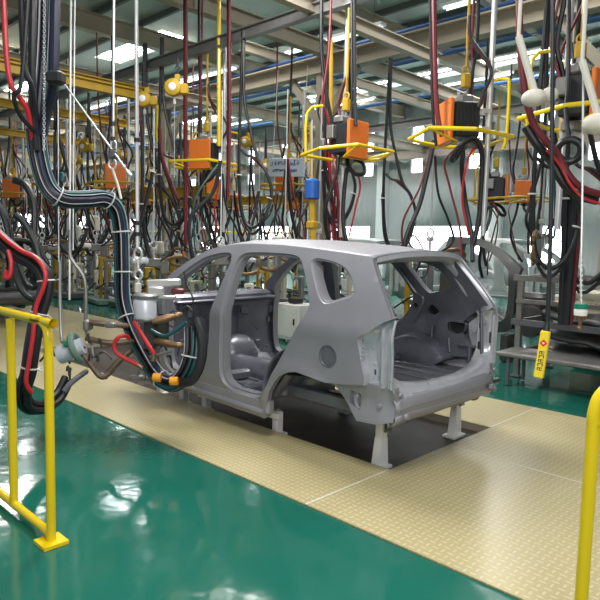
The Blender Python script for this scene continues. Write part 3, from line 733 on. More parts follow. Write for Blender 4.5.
for a, b in ((P3((2.875, 4.581, 0.979)), P3((3.051, 4.479, 1.030))), (P3((2.878, 4.555, 0.816)), P3((3.016, 4.410, 0.786)))):
    m_ = MB()
    m_.tube([a, a + (b - a) * .4, a + (b - a) * .8, b], lambda u: .022 + .014 * math.sin(PI * min(1, u * 1.1)), 12).lathe(b, [(.03, 0), (.03, .03), (.012, .06)], b - a, 12)
    m_.build('arm', 'copper', t)
MB().rod((2.820, 4.525, 0.687), (2.927, 4.353, 0.752), .013, 10).build('piston_rod', 'dullsteel', t)
MB().tube([(2.838, 4.538, 0.918), (2.892, 4.406, 0.877), (2.985, 4.321, 0.956), (3.022, 4.288, 1.000)], .017, 9).build('hose', 'teal', t)
MB().box(P3((2.913, 4.673, 0.886)), (.10, .07, .34), rz=-.8, bev=.015).box(P3((3.009, 4.647, 0.890)), (.14, .05, .28), rz=-.8, bev=.02).build('gun_body', 'darksteel', t)
m_ = MB()
rg = random.Random(5)
for k in range(16):
    p = P3((3.031, 4.618, 0.847)) + RTV * rg.uniform(-.20, .26) + Vector((0, 0, rg.uniform(-.30, .28))); q = p + Vector((rg.uniform(-.12, .12), rg.uniform(-.12, .12), rg.uniform(-.14, .14))); MB().tube([p, (p + q) / 2 + Vector((0, 0, .05)), q], .009, 6, 3).build('hydraulic_line', 'darksteel', t)
for p in ((2.864, 4.809, 0.457), (2.870, 4.669, 0.534), (2.942, 4.511, 0.444), (2.873, 4.724, 0.434)):
    MB().box(p, (.12, .05, .035), rz=-.4, bev=.008).rod(P3(p), P3(p) + Vector((.02, 0, .07)), .012).build('clamp_jaw', 'dullsteel', t)
MB().tube([(3.061, 4.240, 0.934), (3.074, 4.261, 1.187), (3.103, 4.391, 1.305), (3.120, 4.460, 1.414)], .008, 6).build('sensor_cable', 'black', t)

# ---- hanging rod, links and hook above the gun
t = thing('lifting_rod', 'long pale steel hanging rod ending in an eye link above the weld gun', 'hanging rod', (2.911, 4.885, 1.369))
MB().rod((3.050, 5.126, 4.186), (2.926, 4.902, 1.611), .017, 10).build('hanging_rod', 'chrome', t)
m_ = MB()
for p in ((2.972, 4.984, 2.558), (2.936, 4.920, 1.816), (2.931, 4.911, 1.718)): MB().rod(p, P3(p) + Vector((0, 0, .035)), .026, 10).build('collar', 'blackbox', t)
ax = Vector((.71, .70, 0))
def oval(c, w, h, r): 
    c = P3(c); return [c + RTV * (w * math.sin(2 * PI * k / 14)) + Vector((0, 0, h * math.cos(2 * PI * k / 14))) for k in range(14)]
MB().tube(oval((2.927, 4.894, 1.557), .034, .052, 0), .010, 8, closed=True, smooth=False).build('link', 'chrome', t)
MB().tube([(2.924, 4.890, 1.504), (2.921, 4.885, 1.450), (2.922, 4.878, 1.405)], .013, 8).tube(oval((2.920, 4.875, 1.370), .034, .040, 0), .011, 8, closed=True, smooth=False).build('hook', 'chrome', t)
MB().box((2.911, 4.869, 1.253), (.07, .05, .10), rz=.8, bev=.012).rod((2.918, 4.872, 1.334), (2.911, 4.869, 1.253), .010).build('swivel', 'offwhite', t)
t = thing('pulley_block', 'grey pulley block with an open hook hanging over the hose bundle', 'pulley', (2.866, 5.222, 2.451))
MB().rod((2.964, 5.363, 4.226), (2.875, 5.230, 2.578), .012, 8).build('hanging_rope', 'chrome', t)
MB().rod((2.882, 5.247, 2.751), (2.880, 5.244, 2.715), .024, 8).build('collar', 'blackbox', t)
MB().rod((2.875, 5.235, 2.614), (2.873, 5.232, 2.578), .022, 8).build('collar', 'blackbox', t)
MB().tube(oval((2.874, 5.225, 2.533), .026, .05, 0), .009, 8, closed=True, smooth=False).build('link', 'chrome', t)
MB().tube(oval((2.859, 5.218, 2.369), .034, .046, 0), .009, 8, closed=True, smooth=False).build('link', 'chrome', t)
MB().box((2.866, 5.222, 2.451), (.085, .05, .10), rz=-.79, bev=.018).lathe((2.846, 5.184, 2.445), [(.02, 0), (.02, .03)], (-.71, -.7, 0), 12).build('cheek', 'greyhose', t)
MB().tube([(2.857, 5.215, 2.332), (2.864, 5.201, 2.278), (2.884, 5.165, 2.169), (2.887, 5.118, 2.050)], .012, 8).build('hook', 'offwhite', t)
t = thing('pulley_rope', 'taut pale rope slanting down from the yellow rail to the pulley', 'rope', (2.892, 5.268, 2.457))
MB().rod((2.701, 5.928, 3.217), (2.919, 4.997, 2.253), .009, 8).build('rope', 'chrome', t)
MB().ball((2.889, 5.067, 2.334), .018).rod((2.896, 5.027, 2.297), (2.919, 4.997, 2.253), .018).build('rope_clip', 'chrome', t)
t = thing('hanging_cable', 'thin paired steel cables dropping behind the thick hose bundle', 'cable', (3.010, 6.414, 1.715))
for m_ in (MB().rod((3.170, 6.652, 4.666), (2.970, 6.360, 1.018), .013, 8), MB().rod((3.200, 6.621, 4.667), (3.024, 6.377, 1.555), .007, 8), MB().rod((3.040, 6.727, 3.183), (2.935, 6.538, 1.005), .006, 8)): m_.build('cable', 'chrome', t)
MB().box((3.023, 6.630, 2.345), (.06, .04, .11), rz=.7, bev=.01).build('marker_tag', 'teal', t)
t = thing('chain', 'slack silver chain hanging against the thick hose bundle', 'chain', (2.045, 4.777, 1.977))
m_ = MB(); p0 = P3((2.133, 4.928, 3.753)); p1 = P3((2.081, 4.866, 2.370)); n_ = 70
for k in range(n_):
    p = p0 + (p1 - p0) * (k / n_); q = p0 + (p1 - p0) * ((k + 1.25) / n_); sd = (RTV if k % 2 else FWV) * .009
    m_.tube([p, p + sd + (q - p) * .25, p + sd + (q - p) * .75, q, p - sd + (q - p) * .75, p - sd + (q - p) * .25], .0035, 5, closed=True, smooth=False)
m_.build('links', 'chrome', t)

# ---- red and black bundle at the left edge with floor loop
t = thing('hose_bundle', 'black hose bundle with a red hose looping to the floor behind the left guard rail', 'hose bundle', (2.198, 5.576, 0.020))
path = [(1.584, 5.026, 1.917), (1.729, 4.844, 1.676), (1.817, 4.738, 1.559), (1.908, 4.635, 1.488), (1.955, 4.572, 1.385), (1.943, 4.567, 1.258), (1.898, 4.591, 1.084), (1.861, 4.601, 0.882), (1.838, 4.625, 0.675), (1.820, 4.681, 0.528), (1.865, 4.745, 0.390), (1.996, 4.819, 0.328), (2.175, 4.927, 0.358), (2.307, 5.024, 0.474)]
strands(t, path, [(.03, .02, .030, 'black'), (-.03, .02, .028, 'navy'), (0, -.035, .030, 'black'), (.0, .04, .018, 'black')], 5, (.32, .45, .6), .066)
P_ = [(1.559, 4.942, 1.950), (1.701, 4.763, 1.706), (1.790, 4.627, 1.592), (1.869, 4.538, 1.536), (1.910, 4.482, 1.435), (1.899, 4.479, 1.333), (1.850, 4.507, 1.171), (1.825, 4.507, 0.973), (1.794, 4.511, 0.774), (1.771, 4.515, 0.627), (1.817, 4.526, 0.535)]
MB().tube(P_, .017, 9).build('hose', 'red', t)
MB().tube([(1.728, 4.690, 1.590), (1.739, 4.667, 1.503), (1.729, 4.664, 1.407), (1.707, 4.683, 1.385), (1.710, 4.688, 1.443)], .016, 8).build('hose', 'red', t)
t = thing('hose_loop', 'slack black hose loops hanging at the left edge above the guard rail', 'hose', (1.956, 4.976, 1.185))
for pts, r in (([(1.842, 5.356, 2.062), (1.920, 5.241, 1.805), (1.938, 5.179, 1.481), (1.983, 5.102, 1.255), (2.059, 5.014, 1.177), (2.108, 4.972, 1.243)], .026), ([(1.945, 5.385, 1.989), (1.979, 5.317, 1.742), (2.020, 5.230, 1.412), (2.082, 5.146, 1.265), (2.113, 4.980, 1.341)], .022), ([(1.980, 5.188, 1.864), (2.033, 5.123, 1.784), (2.082, 5.051, 1.624), (2.098, 5.016, 1.486)], .03), ([(2.063, 5.432, 2.166), (2.132, 5.355, 2.118), (2.171, 5.293, 1.959), (2.158, 5.272, 1.705)], .03)):
    MB().tube(pts, r, 9).build('hose', 'black', t)

# ---- second near weld gun at left
t = thing('weld_gun', 'spot weld gun with a pale ribbed cylinder and brown arms hanging behind the guard rail', 'weld gun', (2.396, 5.037, 0.722))
a, b = P3((2.291, 5.138, 0.667)), P3((2.441, 4.997, 0.758))
MB().lathe(a, [(.02, 0), (.075, .01), (.08, .03), (.08, .18), (.074, .2), (.074, .235), (.03, .24)], b - a, 22).build('cylinder', 'silvergun', t)
MB().torus(a + (b - a) * .8, .115, .03, b - a, 24).build('transformer_ring', 'greenpaint', t)
MB().tube([(2.311, 5.063, 0.798), (2.309, 5.020, 0.778), (2.333, 4.996, 0.787)], .02, 8).build('valve', 'greenp', t)
m_ = MB()
for q in ([(2.438, 4.992, 0.707), (2.492, 4.921, 0.588), (2.548, 4.851, 0.495), (2.661, 4.884, 0.536)], [(2.534, 5.071, 0.953), (2.632, 4.968, 0.938), (2.831, 4.905, 0.911)], [(2.515, 5.072, 0.812), (2.661, 4.917, 0.773), (2.868, 4.849, 0.779)], [(2.584, 4.883, 0.476), (2.701, 4.852, 0.608), (2.845, 4.861, 0.698)]): m_.tube(q, .026, 9)
m_.build('arm', 'rust', t)
MB().box((2.533, 5.069, 0.926), (.09, .06, .10), rz=.3, bev=.015).build('arm_clamp', 'dullsteel', t)
MB().box((2.669, 4.930, 0.931), (.10, .05, .05), rz=-.8, bev=.012).build('arm_clamp', 'dullsteel', t)
MB().tube([(2.476, 5.000, 0.524), (2.370, 4.894, 0.522), (2.262, 4.853, 0.477), (2.202, 4.836, 0.422)], .024, 9).build('lower_arm', 'greyhose', t)
m_ = MB()
for k in range(12):
    p = P3((2.349, 5.072, 0.618)) + RTV * rg.uniform(-.26, .26) + Vector((0, 0, rg.uniform(-.18, .18))); q = p + Vector((rg.uniform(-.16, .16), rg.uniform(-.16, .16), rg.uniform(-.1, .1))); MB().tube([p, (p + q) / 2 + Vector((0, 0, .06)), q], .010, 6, 3).build('hydraulic_line', 'darksteel', t)
MB().tube([(2.433, 5.389, 1.469), (2.416, 5.361, 1.130), (2.386, 5.284, 0.869), (2.365, 5.220, 0.772)], .015, 8).tube([(2.511, 5.349, 1.758), (2.500, 5.331, 1.543), (2.521, 5.298, 1.463), (2.576, 5.223, 1.331), (2.579, 5.194, 1.135), (2.565, 5.172, 0.867), (2.549, 5.029, 0.751)], .016, 8).tube([(2.525, 4.982, 0.760), (2.530, 4.957, 0.613)], .013, 8).build('support_tube', 'dullsteel', t)

# ---- yellow pendant control on its cable
t = thing('pendant_control', 'slim yellow pendant control box hanging on a black cable at right', 'pendant control', (4.127, 1.708, 0.959))
top, bot = P3((4.164, 1.693, 1.131)), P3((4.112, 1.703, 0.809))
d = (top - bot).normalized(); sd = RTV - d * RTV.dot(d); sd.normalize(); fr = d.cross(sd)
if fr.dot(FWV) > 0: fr = -fr
Rm = Matrix((sd, fr, d)).transposed() @ Matrix.Rotation(.5, 3, 'Z')
mid = (top + bot) / 2; Ln = (top - bot).length
MB().box(mid, (.062, .062, Ln), R=Rm, bev=.008).build('case', 'pendyellow', t)
MB().lathe(top, [(.024, -.005), (.022, .03), (.012, .06), (.011, .09)], d, 14).build('cable_gland', 'black', t)
MB().tube([top + d * .05, (4.176, 1.693, 1.220), (4.195, 1.705, 1.445), (4.231, 1.737, 1.958), (4.277, 1.793, 2.709), (4.336, 1.881, 3.802)], .0145, 10).build('cable', 'black', t)
cams = [Rm @ Vector(v) for v in ((1, 0, 0), (-1, 0, 0), (0, 1, 0), (0, -1, 0))]
vis = [n_ for n_ in cams if n_.dot(mid - Vector((0, 0, 1.7))) < 0]
f0 = min(vis, key=lambda n_: n_.dot(RTV)); fa = -f0; case = t.children[0]
def onface(face, u, v):  # point on a face of the case, u across, v along
    other = d.cross(face).normalized()
    return mid + face * .0315 + other * u + d * v
RF = Matrix((f0, d.cross(f0).normalized(), d)).transposed()
MB().box(onface(f0, 0, Ln * .24), (.003, .036, .036), R=RF @ Matrix.Rotation(PI / 4, 3, 'X')).build('emblem', 'brightred', case)
MB().box(onface(f0, 0, Ln * .24) + f0 * .001, (.003, .012, .012), R=RF @ Matrix.Rotation(PI / 4, 3, 'X')).build('emblem_centre', 'white', case)
m_ = MB()
for k in range(5):
    v = Ln * (.06 - .085 * k)
    m_.box(onface(f0, .0, v), (.003, .034, .005), R=RF).box(onface(f0, -.014, v - .009), (.003, .006, .016), R=RF).box(onface(f0, .014 if k % 2 else .0, v - .009), (.003, .006, .016), R=RF)
    if k % 2 == 0: m_.box(onface(f0, .006, v - .016), (.003, .022, .005), R=RF)
m_.build('lettering', 'ink', case)
for k in range(4): MB().lathe(onface(fa, 0, Ln * (.3 - .16 * k)), [(.013, -.002), (.013, .005), (.01, .008), (.001, .008)], fa, 12).build('push_button', 'blackbox', case)

# ---- green and white hanging unit at right
t = thing('regulator', 'green and white canister hanging on a thin rod in front of the rack', 'regulator', (4.647, 1.638, 1.191))
c = P3((4.650, 1.644, 1.265))
MB().lathe(c, [(.02, .03), (.047, .025), (.05, 0), (.05, -.0), (.048, -.006)], (0, 0, 1), 20).lathe(c, [(.05, 0), (.05, .028), (.04, .034)], (0, 0, 1), 20).build('cap', 'greenp', t)
MB().lathe(c + Vector((0, 0, -.055)), [(.02, -.005), (.046, 0), (.048, .045), (.045, .05)], (0, 0, 1), 20).build('body', 'white', t)
m_ = MB()
for k in range(8): m_.rod(c + Vector((.04 * math.cos(k * PI / 4), .04 * math.sin(k * PI / 4), -.055)), c + Vector((.036 * math.cos(k * PI / 4), .036 * math.sin(k * PI / 4), -.085)), .008, 6)
m_.rod(c + Vector((0, 0, -.05)), c + Vector((0, 0, -.14)), .012).ball(c + Vector((0, 0, -.15)), .018).build('fittings', 'copper', t)
MB().tube([c + Vector((0, 0, .03)), (4.665, 1.667, 1.543), (4.706, 1.714, 2.201), (4.805, 1.852, 3.957)], .0085, 8).build('hanger', 'chrome', t)
m_ = MB(); p0 = P3((4.653, 1.649, 1.323)); p1 = P3((4.672, 1.675, 1.652))
for k in range(18):
    p = p0 + (p1 - p0) * (k / 18); m_.torus(p, .011, .0035, RTV if k % 2 else FWV, 8, 5)
m_.build('chain', 'chrome', t)

# ================================================================ HANGING WELDING STATIONS
def make_transformer(label, seed, loops=True):
    rg = random.Random(seed); z0 = Vector((0, 0, 0))
    t = thing('welding_transformer', label, 'welding transformer', (0, 0, 0), 'orange covered welding units overhead')
    cp = MB().box((0, -.17, .0), (.42, .05, .50), bev=.012).build('cover_panel', 'orange', t)
    for z in (-.19, .19): MB().lathe((.17, -.196, z), [(.012, 0), (.010, .006), (.001, .006)], (0, -1, 0), 8).build('screw', 'dullsteel', cp)
    m_ = MB().box((0, .03, .02), (.34, .30, .40), bev=.015)
    hs = m_.build('housing', 'blackbox', t)
    m_ = MB()
    for k in range(5): m_.box((.172, -.06 + .045 * k, .02), (.012, .02, .34))
    m_.build('cooling_ribs', 'blackbox', hs)
    MB().box((-.05, .05, .27), (.26, .16, .10), bev=.02).rod((-.1, .02, .22), (-.1, .02, .38), .03).rod((.03, .05, .22), (.03, .05, .36), .02).build('terminal_block', 'dullsteel', t)
    MB().box((.08, .12, -.25), (.22, .16, .12), bev=.02).build('outlet_block', 'dullsteel', t)
    g_ = MB().tube([(-.62, -.06, -.18), (-.38, -.48, -.14), (.38, -.48, -.14), (.64, -.06, -.18), (.42, .46, -.20), (-.42, .46, -.20)], .024, 10, 1, closed=True, smooth=False)
    g_.tube([(.40, .36, -.34), (.44, .38, -.2), (.44, .38, .34), (.40, .36, .42), (.2, .3, .45)], .018, 8, 3).tube([(-.44, .36, -.3), (-.46, .34, .34), (-.3, .2, .44)], .018, 8, 3)
    g_.tube([(-.36, -.46, -.15), (-.2, -.1, -.24), (.2, -.1, -.24), (.36, -.46, -.15)], .014, 8, 1)
    g_.build('guard_frame', 'yellow' if loops and seed == 1 or seed == 4 else 'dirtyyellow', t)
    MB().box((0, .05, .48), (.10, .10, .18), bev=.02).torus((0, .05, .60), .045, .012, (1, 0, 0), 14).box((0, .05, .72), (.035, .012, .26)).build('hanger_strap', 'dirtyyellow', t)
    MB().rod((0, .05, .84), (0, .05, 1.75), .02, 8).build('hanger_rod', 'dirtyyellow', t)
    MB().rod((.22, .26, 1.9), (.22, .26, -1.3), .032, 12).box((.2, .22, .1), (.12, .10, .05)).box((.2, .22, -.1), (.12, .10, .05)).build('support_pole', 'chrome', t)
    MB().box((-.20, .12, .1), (.10, .12, .18), bev=.01).build('valve_block', 'dullsteel', t)
    MB().lathe((-.26, .22, -.12), [(.035, 0), (.04, .02), (.04, .12), (.02, .14)], (0, 0, 1), 12).build('filter_bowl', 'dullsteel', t)
    for k, (x, y, r, c) in enumerate(((-.22, .2, .026, 'black'), (-.27, .24, .018, 'darkred'), (.14, .3, .018, 'darkred'), (.30, .22, .020, 'black'))):
        a = rg.uniform(-.12, .12); b = rg.uniform(-.1, .1)
        MB().tube(([(x + a * 1.1, y + b, 2.9), (x + a, y + b, 1.8), (x + a * .6, y + b, 1.1)] if k < 2 else [(.01 * k, .05, 1.2), (.02 * k, .07, .95)]) + [(x, y, .55), (x * .8, y * .8, .30), (x * .7, y * .6, .15)], r, 8).build('supply_hose', c, t)
    if loops:
        MB().tube([(.05, .05, -.22), (.03, .0, -.34), (.08, -.08, -.44), (.2, -.14, -.42), (.27, -.06, -.28), (.25, .1, -.22), (.22, .2, -.4), (.2, .22, -1.0), (.22, .15, -1.4)], .030, 10).build('output_cable', 'black', t)
        MB().tube([(-.08, .1, -.22), (-.12, .1, -.5), (-.2, .2, -.9), (-.08, .25, -1.3), (.1, .2, -1.6)], .028, 9).build('output_cable', 'black', t)
        MB().tube([(.1, .2, -.2), (.28, .0, -.5), (.2, .0, -.9), (.2, .1, -1.3)], .013, 8).build('air_hose', 'red' if seed == 1 else 'darkred', t)
        MB().tube([(-.2, .1, -.2), (-.3, -.05, -.4), (-.24, 0, -.7), (-.1, .1, -1.2), (.0, .1, -1.55)], .014, 8).build('air_hose', 'darkred', t)
    return t

def make_gun(label, seed, name='weld_gun'):
    rg = random.Random(seed)
    t = thing(name, label, 'weld gun', (0, 0, 0), 'hanging weld guns behind the car')
    MB().rod((0, 0, .30), (0, 0, 2.6), .011, 8).build('hanging_rod', 'chrome', t)
    MB().torus((0, 0, .24), .06, .012, (0, 1, 0), 16).box((0, 0, .16), (.10, .06, .06), bev=.01).rod((0, 0, .0), (0, 0, .16), .02).build('swivel_ring', 'chrome', t)
    MB().box((0, 0, -.08), (.30, .10, .16), bev=.02).box((-.20, 0, -.16), (.16, .08, .26), bev=.02).build('gun_body', 'dullsteel', t)
    MB().lathe((.12, 0, -.06), [(.03, 0), (.07, .01), (.075, .03), (.075, .26), (.06, .29), (.02, .30)], (1, 0, .05), 18).build('cylinder', 'silvergun' if seed % 2 else 'offwhite', t)
    MB().tube([(-.22, 0, -.24), (-.34, 0, -.30), (-.52, 0, -.30), (-.66, 0, -.26), (-.70, 0, -.19)], (lambda u: .038 - .016 * u), 10).lathe((-.70, 0, -.20), [(.018, 0), (.016, .06), (.006, .08)], (0, 0, 1), 10).build('lower_arm', 'copper', t)
    MB().tube([(-.16, 0, -.06), (-.34, 0, .00), (-.56, 0, .02), (-.70, 0, -.04)], (lambda u: .036 - .014 * u), 10).lathe((-.70, 0, -.03), [(.018, 0), (.016, .05), (.006, .065)], (0, 0, -1), 10).build('upper_arm', 'copper', t)
    MB().tube([(.30, .05, -.18), (.36, .08, -.26), (.28, .10, -.36), (.14, .08, -.34), (.06, .05, -.2)], .014, 8).build('handle', 'blackbox', t)
    MB().tube([(.22, -.06, .0), (.30, -.1, .12), (.20, -.1, .2), (.08, -.03, .0)], .012, 8).build('handle', 'blackbox', t)
    a = rg.uniform(-.15, .15)
    MB().tube([(.2, .05, -.1), (.45, .1, -.25 + a), (.55, .1, .1), (.4 + a, .06, .6), (.16, .04, 1.0), (.03, .02, 1.5)], .032, 9).build('power_cable', 'black', t)
    MB().tube([(.1, -.06, .0), (.35, -.12, .0), (.42, -.1, .4), (.28 + a, -.05, .9), (.02, -.02, 1.5)], .015, 8).build('air_hose', ('darkred', 'darkred', 'teal')[seed % 3], t)
    MB().tube([(-.1, .06, -.05), (-.3, .14, .15), (-.22, .10, .45), (-.06, .05, .8), (-.01, .015, 1.3)], .018, 8).build('water_hose', 'black', t)
    return t

def make_balancer(label):
    t = thing('spring_balancer', label, 'spring balancer', (0, 0, 0), 'yellow spring balancers on the overhead rails')
    MB().lathe((0, -.06, 0), [(.06, -.02), (.115, 0), (.125, .02), (.125, .10), (.115, .12), (.06, .14)], (0, 1, 0), 24).build('drum', 'dirtyyellow', t)
    MB().lathe((0, -.085, 0), [(.05, .02), (.055, 0), (.03, -.012), (.002, -.012)], (0, 1, 0), 18).build('drum_cap', 'white', t)
    MB().box((.16, 0, -.02), (.12, .10, .16), bev=.02).box((.06, 0, .14), (.08, .06, .10), bev=.01).build('bracket', 'dirtyyellow', t)
    MB().tube([(.06, 0, .18), (.06, 0, .25), (.09, 0, .28), (.06, 0, .31), (.03, 0, .28)], .012, 8).rod((.06, 0, .30), (.06, 0, .42), .02).build('hanger_hook', 'blackbox', t)
    MB().rod((.02, 0, -.12), (.02, 0, -1.3), .006, 6).box((.02, 0, -.2), (.04, .04, .08), bev=.006).build('wire', 'chrome', t)
    return t

TA = make_transformer('orange covered welding unit with yellow guard frame, above the middle of the car roof', 1)
TB = make_transformer('far orange covered welding unit hanging in the row behind the car', 2)
TC = make_transformer('far orange covered welding unit hanging in the row behind the car', 4, False)
TA.location = (6.5, 5.49, 3.08)
dup(TA, (6.5, 3.80, 3.12), math.radians(-129), 'orange covered welding unit above the car tail, dark red line beside it')
TC.location = (6.5, 2.42, 3.20); TC['label'] = 'orange covered welding unit with black ribbed housing in the top right corner'
dup(TA, (6.5, 8.69, 3.14), math.radians(-69), 'orange covered welding unit with its broad face turned outward, left of the white sign')
TB.location = (13.68, 6.28, 2.95); TB.rotation_euler.z = -1.0; TB['label'] = 'small orange covered welding unit hanging before the pale wall at right'; 
dup(TB, (10.6, 5.35, 2.72), .4, 'welding unit with red hoses hanging just right of the large rear welding unit')
rg = random.Random(11)
FAR = []
for (x, y0, y1) in ((6.5, 11.7, 25.), (9.3, 9.5, 27.), (12.3, 12.2, 31.)):
    y = y0
    while y < y1:
        FAR += [('T', x, y), ('G', x, y + .92), ('L', x + .3, y + 1.38), ('G', x, y + 1.84), ('B', x, y + 1.4)]; y += 2.76
for q, x, y in FAR:
    if q == 'T': dup(TB, (x, y, 2.95 + rg.uniform(-.12, .12)), rg.choice((-1.2, 0., 1.9, -2.2, -.6)), 'far orange covered welding unit hanging in a distant row at left behind the car', 'far welding units in distant rows')
# weld guns
GA = make_gun('weld gun hanging in the dense row behind the car', 1); GB = make_gun('weld gun hanging in the dense row behind the car', 2); GC = make_gun('weld gun hanging in the dense row behind the car', 3)
first = [True, True, True]
spots = [(7.4, 4.7, 1.62, 2.9), (7.3, 3.1, 1.85, .3), (7.0, 6.45, 1.70, -.2), (7.1, 7.3, 1.55, .2), (6.2, 7.85, 1.45, 2.9), (7.15, 9.75, 1.5, .1), (6.0, 9.5, 1.35, 3.0)]
for q, x, y in FAR:
    if q == 'G': spots.append((x, y, 1.5 + rg.uniform(-.2, .35), rg.choice((0, PI)) + rg.uniform(-.15, .15)))
for i, (x, y, z, rz) in enumerate(spots):
    lab = {0: 'weld gun with dark hoses hanging behind the open tail of the car', 1: 'weld gun hanging beyond the right rear pillar of the car', 2: 'weld gun hanging just above the middle of the car roof'}.get(i, 'weld gun hanging in the dense row behind the front half of the car' if i < 7 else 'far weld gun hanging in the second or third row behind the car')
    grp = None if i < 3 else ('weld guns in the row behind the car' if i < 7 else 'far weld guns in the rows behind')
    q = i % 3; P_ = (GA, GB, GC)[q]
    if first[q]:
        first[q] = False; P_.location = (x, y, z); P_.rotation_euler.z = rz; P_['label'] = lab
        if grp: P_['group'] = grp
    else: dup(P_, (x, y, z), rz, lab, grp)
# balancers
BA = make_balancer('right one of two round yellow spring balancers with pale hubs at upper left')
BA.location = (5.25, 7.8, 3.90); BA.rotation_euler.z = -.8
dup(BA, (5.50, 9.02, 3.95), -.8, 'left one of two round yellow spring balancers with pale hubs at upper left')
for q, x, y in FAR:
    if q == 'B': dup(BA, (x, y, 3.85 + rg.uniform(-.2, .3)), rg.uniform(-1.4, .2), 'yellow spring balancer on a far overhead rail', 'far yellow spring balancers')
# ---- yellow beam and clutter line behind
for i, (x, z, y0, y1, m_) in enumerate(((7.1, 2.62, 9.5, 26., 'dirtyyellow'), (10.2, 2.70, 9., 30., 'dirtyyellow'), (14.2, 1.98, 13.8, 26., 'yellow'))):
    b_ = MB()
    if i == 2: b_.rod((x, y0, z), (x, y1, z), .035, 10)
    else: b_.ibeam((x, y0, z), (x, y1, z), .12, .2, .02)
    tag(b_.build('yellow_beam', m_), ['long worn yellow beam running behind the thick hose bundle', 'long worn yellow beam further back, parallel to the first', 'thin yellow pipe rail just above the car roof line'][i], 'beam')

# ---- hanging black cable loops
def make_loop(label, seed):
    rg = random.Random(seed)
    t = thing('cable_loop', label, 'cable', (0, 0, 0), 'black cable loops behind the car')
    for k in range(3):
        r = .028 - .006 * k; o = .05 * k; s = rg.uniform(.8, 1.2)
        MB().tube(([(-.22, 0, 3.0), (-.25, 0, 1.5)] if k == 0 else [(-.245, .01, .62)]) + [(-.25 - o * .3, .01 * k, .5), (-.2 * s, .03, -.2), (.0, .04 * k, -.48 * s - o), (.24 * s, 0, -.25), (.34, .02, .2), (.24, .02 * k, .55), (.08 - o, 0, .8)] + ([(-.06, 0, 1.3), (-.18, 0, 1.9), (-.20, .01, 3.0)] if k == 0 else [(-.12, .01, .85), (-.23, .01, .95)]), r, 8).build('cable', ('black', 'black', 'darkred')[k], t)
    MB().torus((-.26, 0, .5), .05, .012, (0, 0, 1), 14).build('hanger_strap', 'tie', t); MB().torus((.3, .01, .1), .045, .012, (.3, 0, 1), 14).build('strap', 'tie', t)
    return t
LA = make_loop('black cable loops hanging behind the hose bundle and hook', 3)
LA.location = (6.6, 10.3, 1.75); LA.rotation_euler.z = -.8; LA.scale = (1.2,) * 3
for i, (x, y, z, rz, s, lab) in enumerate(((7.0, 2.85, 1.85, -.9, .9, 'black cable loop arched before the pale wall at right'), (7.45, 2.62, 1.75, -1.1, 1.05, 'large black cable loop hanging at the right edge'), (7.4, 6.45, 2.40, -.8, .85, 'black cable loop hanging right of the middle welding unit'), (6.7, 9.95, 2.4, -.7, 1., 'black cable loop hanging left of the orange unit beside the sign'), (6.6, 7.55, 2.3, -.9, .9, 'black cable loop hanging right of the orange unit beside the sign'), (5.9, 12.6, 1.8, -.7, 1.1, 'black cable loops at the far left behind the guard rail'), (8.4, 6.0, 2.0, -1., .9, 'black cable loop hanging behind the right side of the car tail'))):
    dup(LA, (x, y, z), rz, lab, 'black cable loops behind the car', s)
for q, x, y in FAR:
    if q == 'L': dup(LA, (x, y, 1.9 + rg.uniform(-.3, .4)), rg.uniform(-.3, .3), 'far black cable loop in the rows behind the car', 'far black cable loops', rg.uniform(.8, 1.2))

# ---- power drops: dark red and black lines hanging from the roof steel
for i, (a, b, c, r, m_, lab) in enumerate((
        ((6.200, 8.860, 6.617), (6.200, 8.831, 3.708), (6.200, 8.810, 1.600), .030, 'darkred', 'dark red hose dropping straight down left of the orange unit by the sign'),
        ((6.300, 7.858, 6.342), (6.300, 7.782, 3.754), (6.300, 7.804, 2.343), .024, 'darkred', 'dark red and black line dropping just right of the orange unit by the sign'),
        ((6.400, 5.407, 5.618), (6.400, 5.307, 3.579), (6.400, 5.276, 3.240), .024, 'black', 'black line dropping onto the orange unit over the middle of the car'),
        ((6.200, 4.072, 5.134), (6.200, 3.944, 3.408), (6.200, 3.842, 2.938), .030, 'darkred', 'dark red line dropping left of the orange unit over the car tail'),
        ((6.400, 9.933, 3.726), (6.400, 9.832, 3.139), (6.400, 9.347, 2.396), .03, 'darkred', 'dark red hose sagging between the round balancers and the car'))):
    t = thing('drop_line', lab, 'hose', b)
    MB().tube([a, b, c], r, 9).build('hanging_hose', m_, t)
    MB().tube([Vector(a) + Vector((0, .05, 0)), Vector(b) + Vector((0, .05, 0)), Vector(c) + Vector((.05, .1, -.1))], r * .6, 8).build('hose', 'black', t)
t = thing('hose_bundle', 'red and pink hoses running down the beige column over the middle of the car', 'hose bundle', (7.400, 6.726, 3.174))
for q, r, m_ in (([(7.400, 6.777, 4.581), (7.400, 6.755, 3.959), (7.400, 6.630, 3.478), (7.400, 6.607, 2.851), (7.400, 6.480, 1.742)], .030, 'red'), ([(7.400, 6.842, 4.593), (7.400, 6.795, 3.887), (7.400, 6.683, 3.171), (7.400, 6.730, 2.700), (7.400, 6.566, 1.773)], .022, 'darkred'), ([(7.400, 6.615, 3.631), (7.400, 6.507, 3.000), (7.400, 6.420, 2.372), (7.400, 6.371, 1.665)], .026, 'darkred'), ([(7.400, 6.844, 4.050), (7.400, 6.901, 3.823), (7.400, 6.829, 3.625), (7.400, 6.710, 3.330)], .018, 'black'), ([(7.400, 6.628, 2.852), (7.400, 6.567, 2.377), (7.400, 6.437, 1.743)], .03, 'black')):
    MB().tube(q, r, 8).build('hose', m_, t)
MB().rod((6.650, 5.986, 4.543), (6.650, 5.942, 3.365), .03, 10).build('hanger_strap', 'dirtyyellow', t)
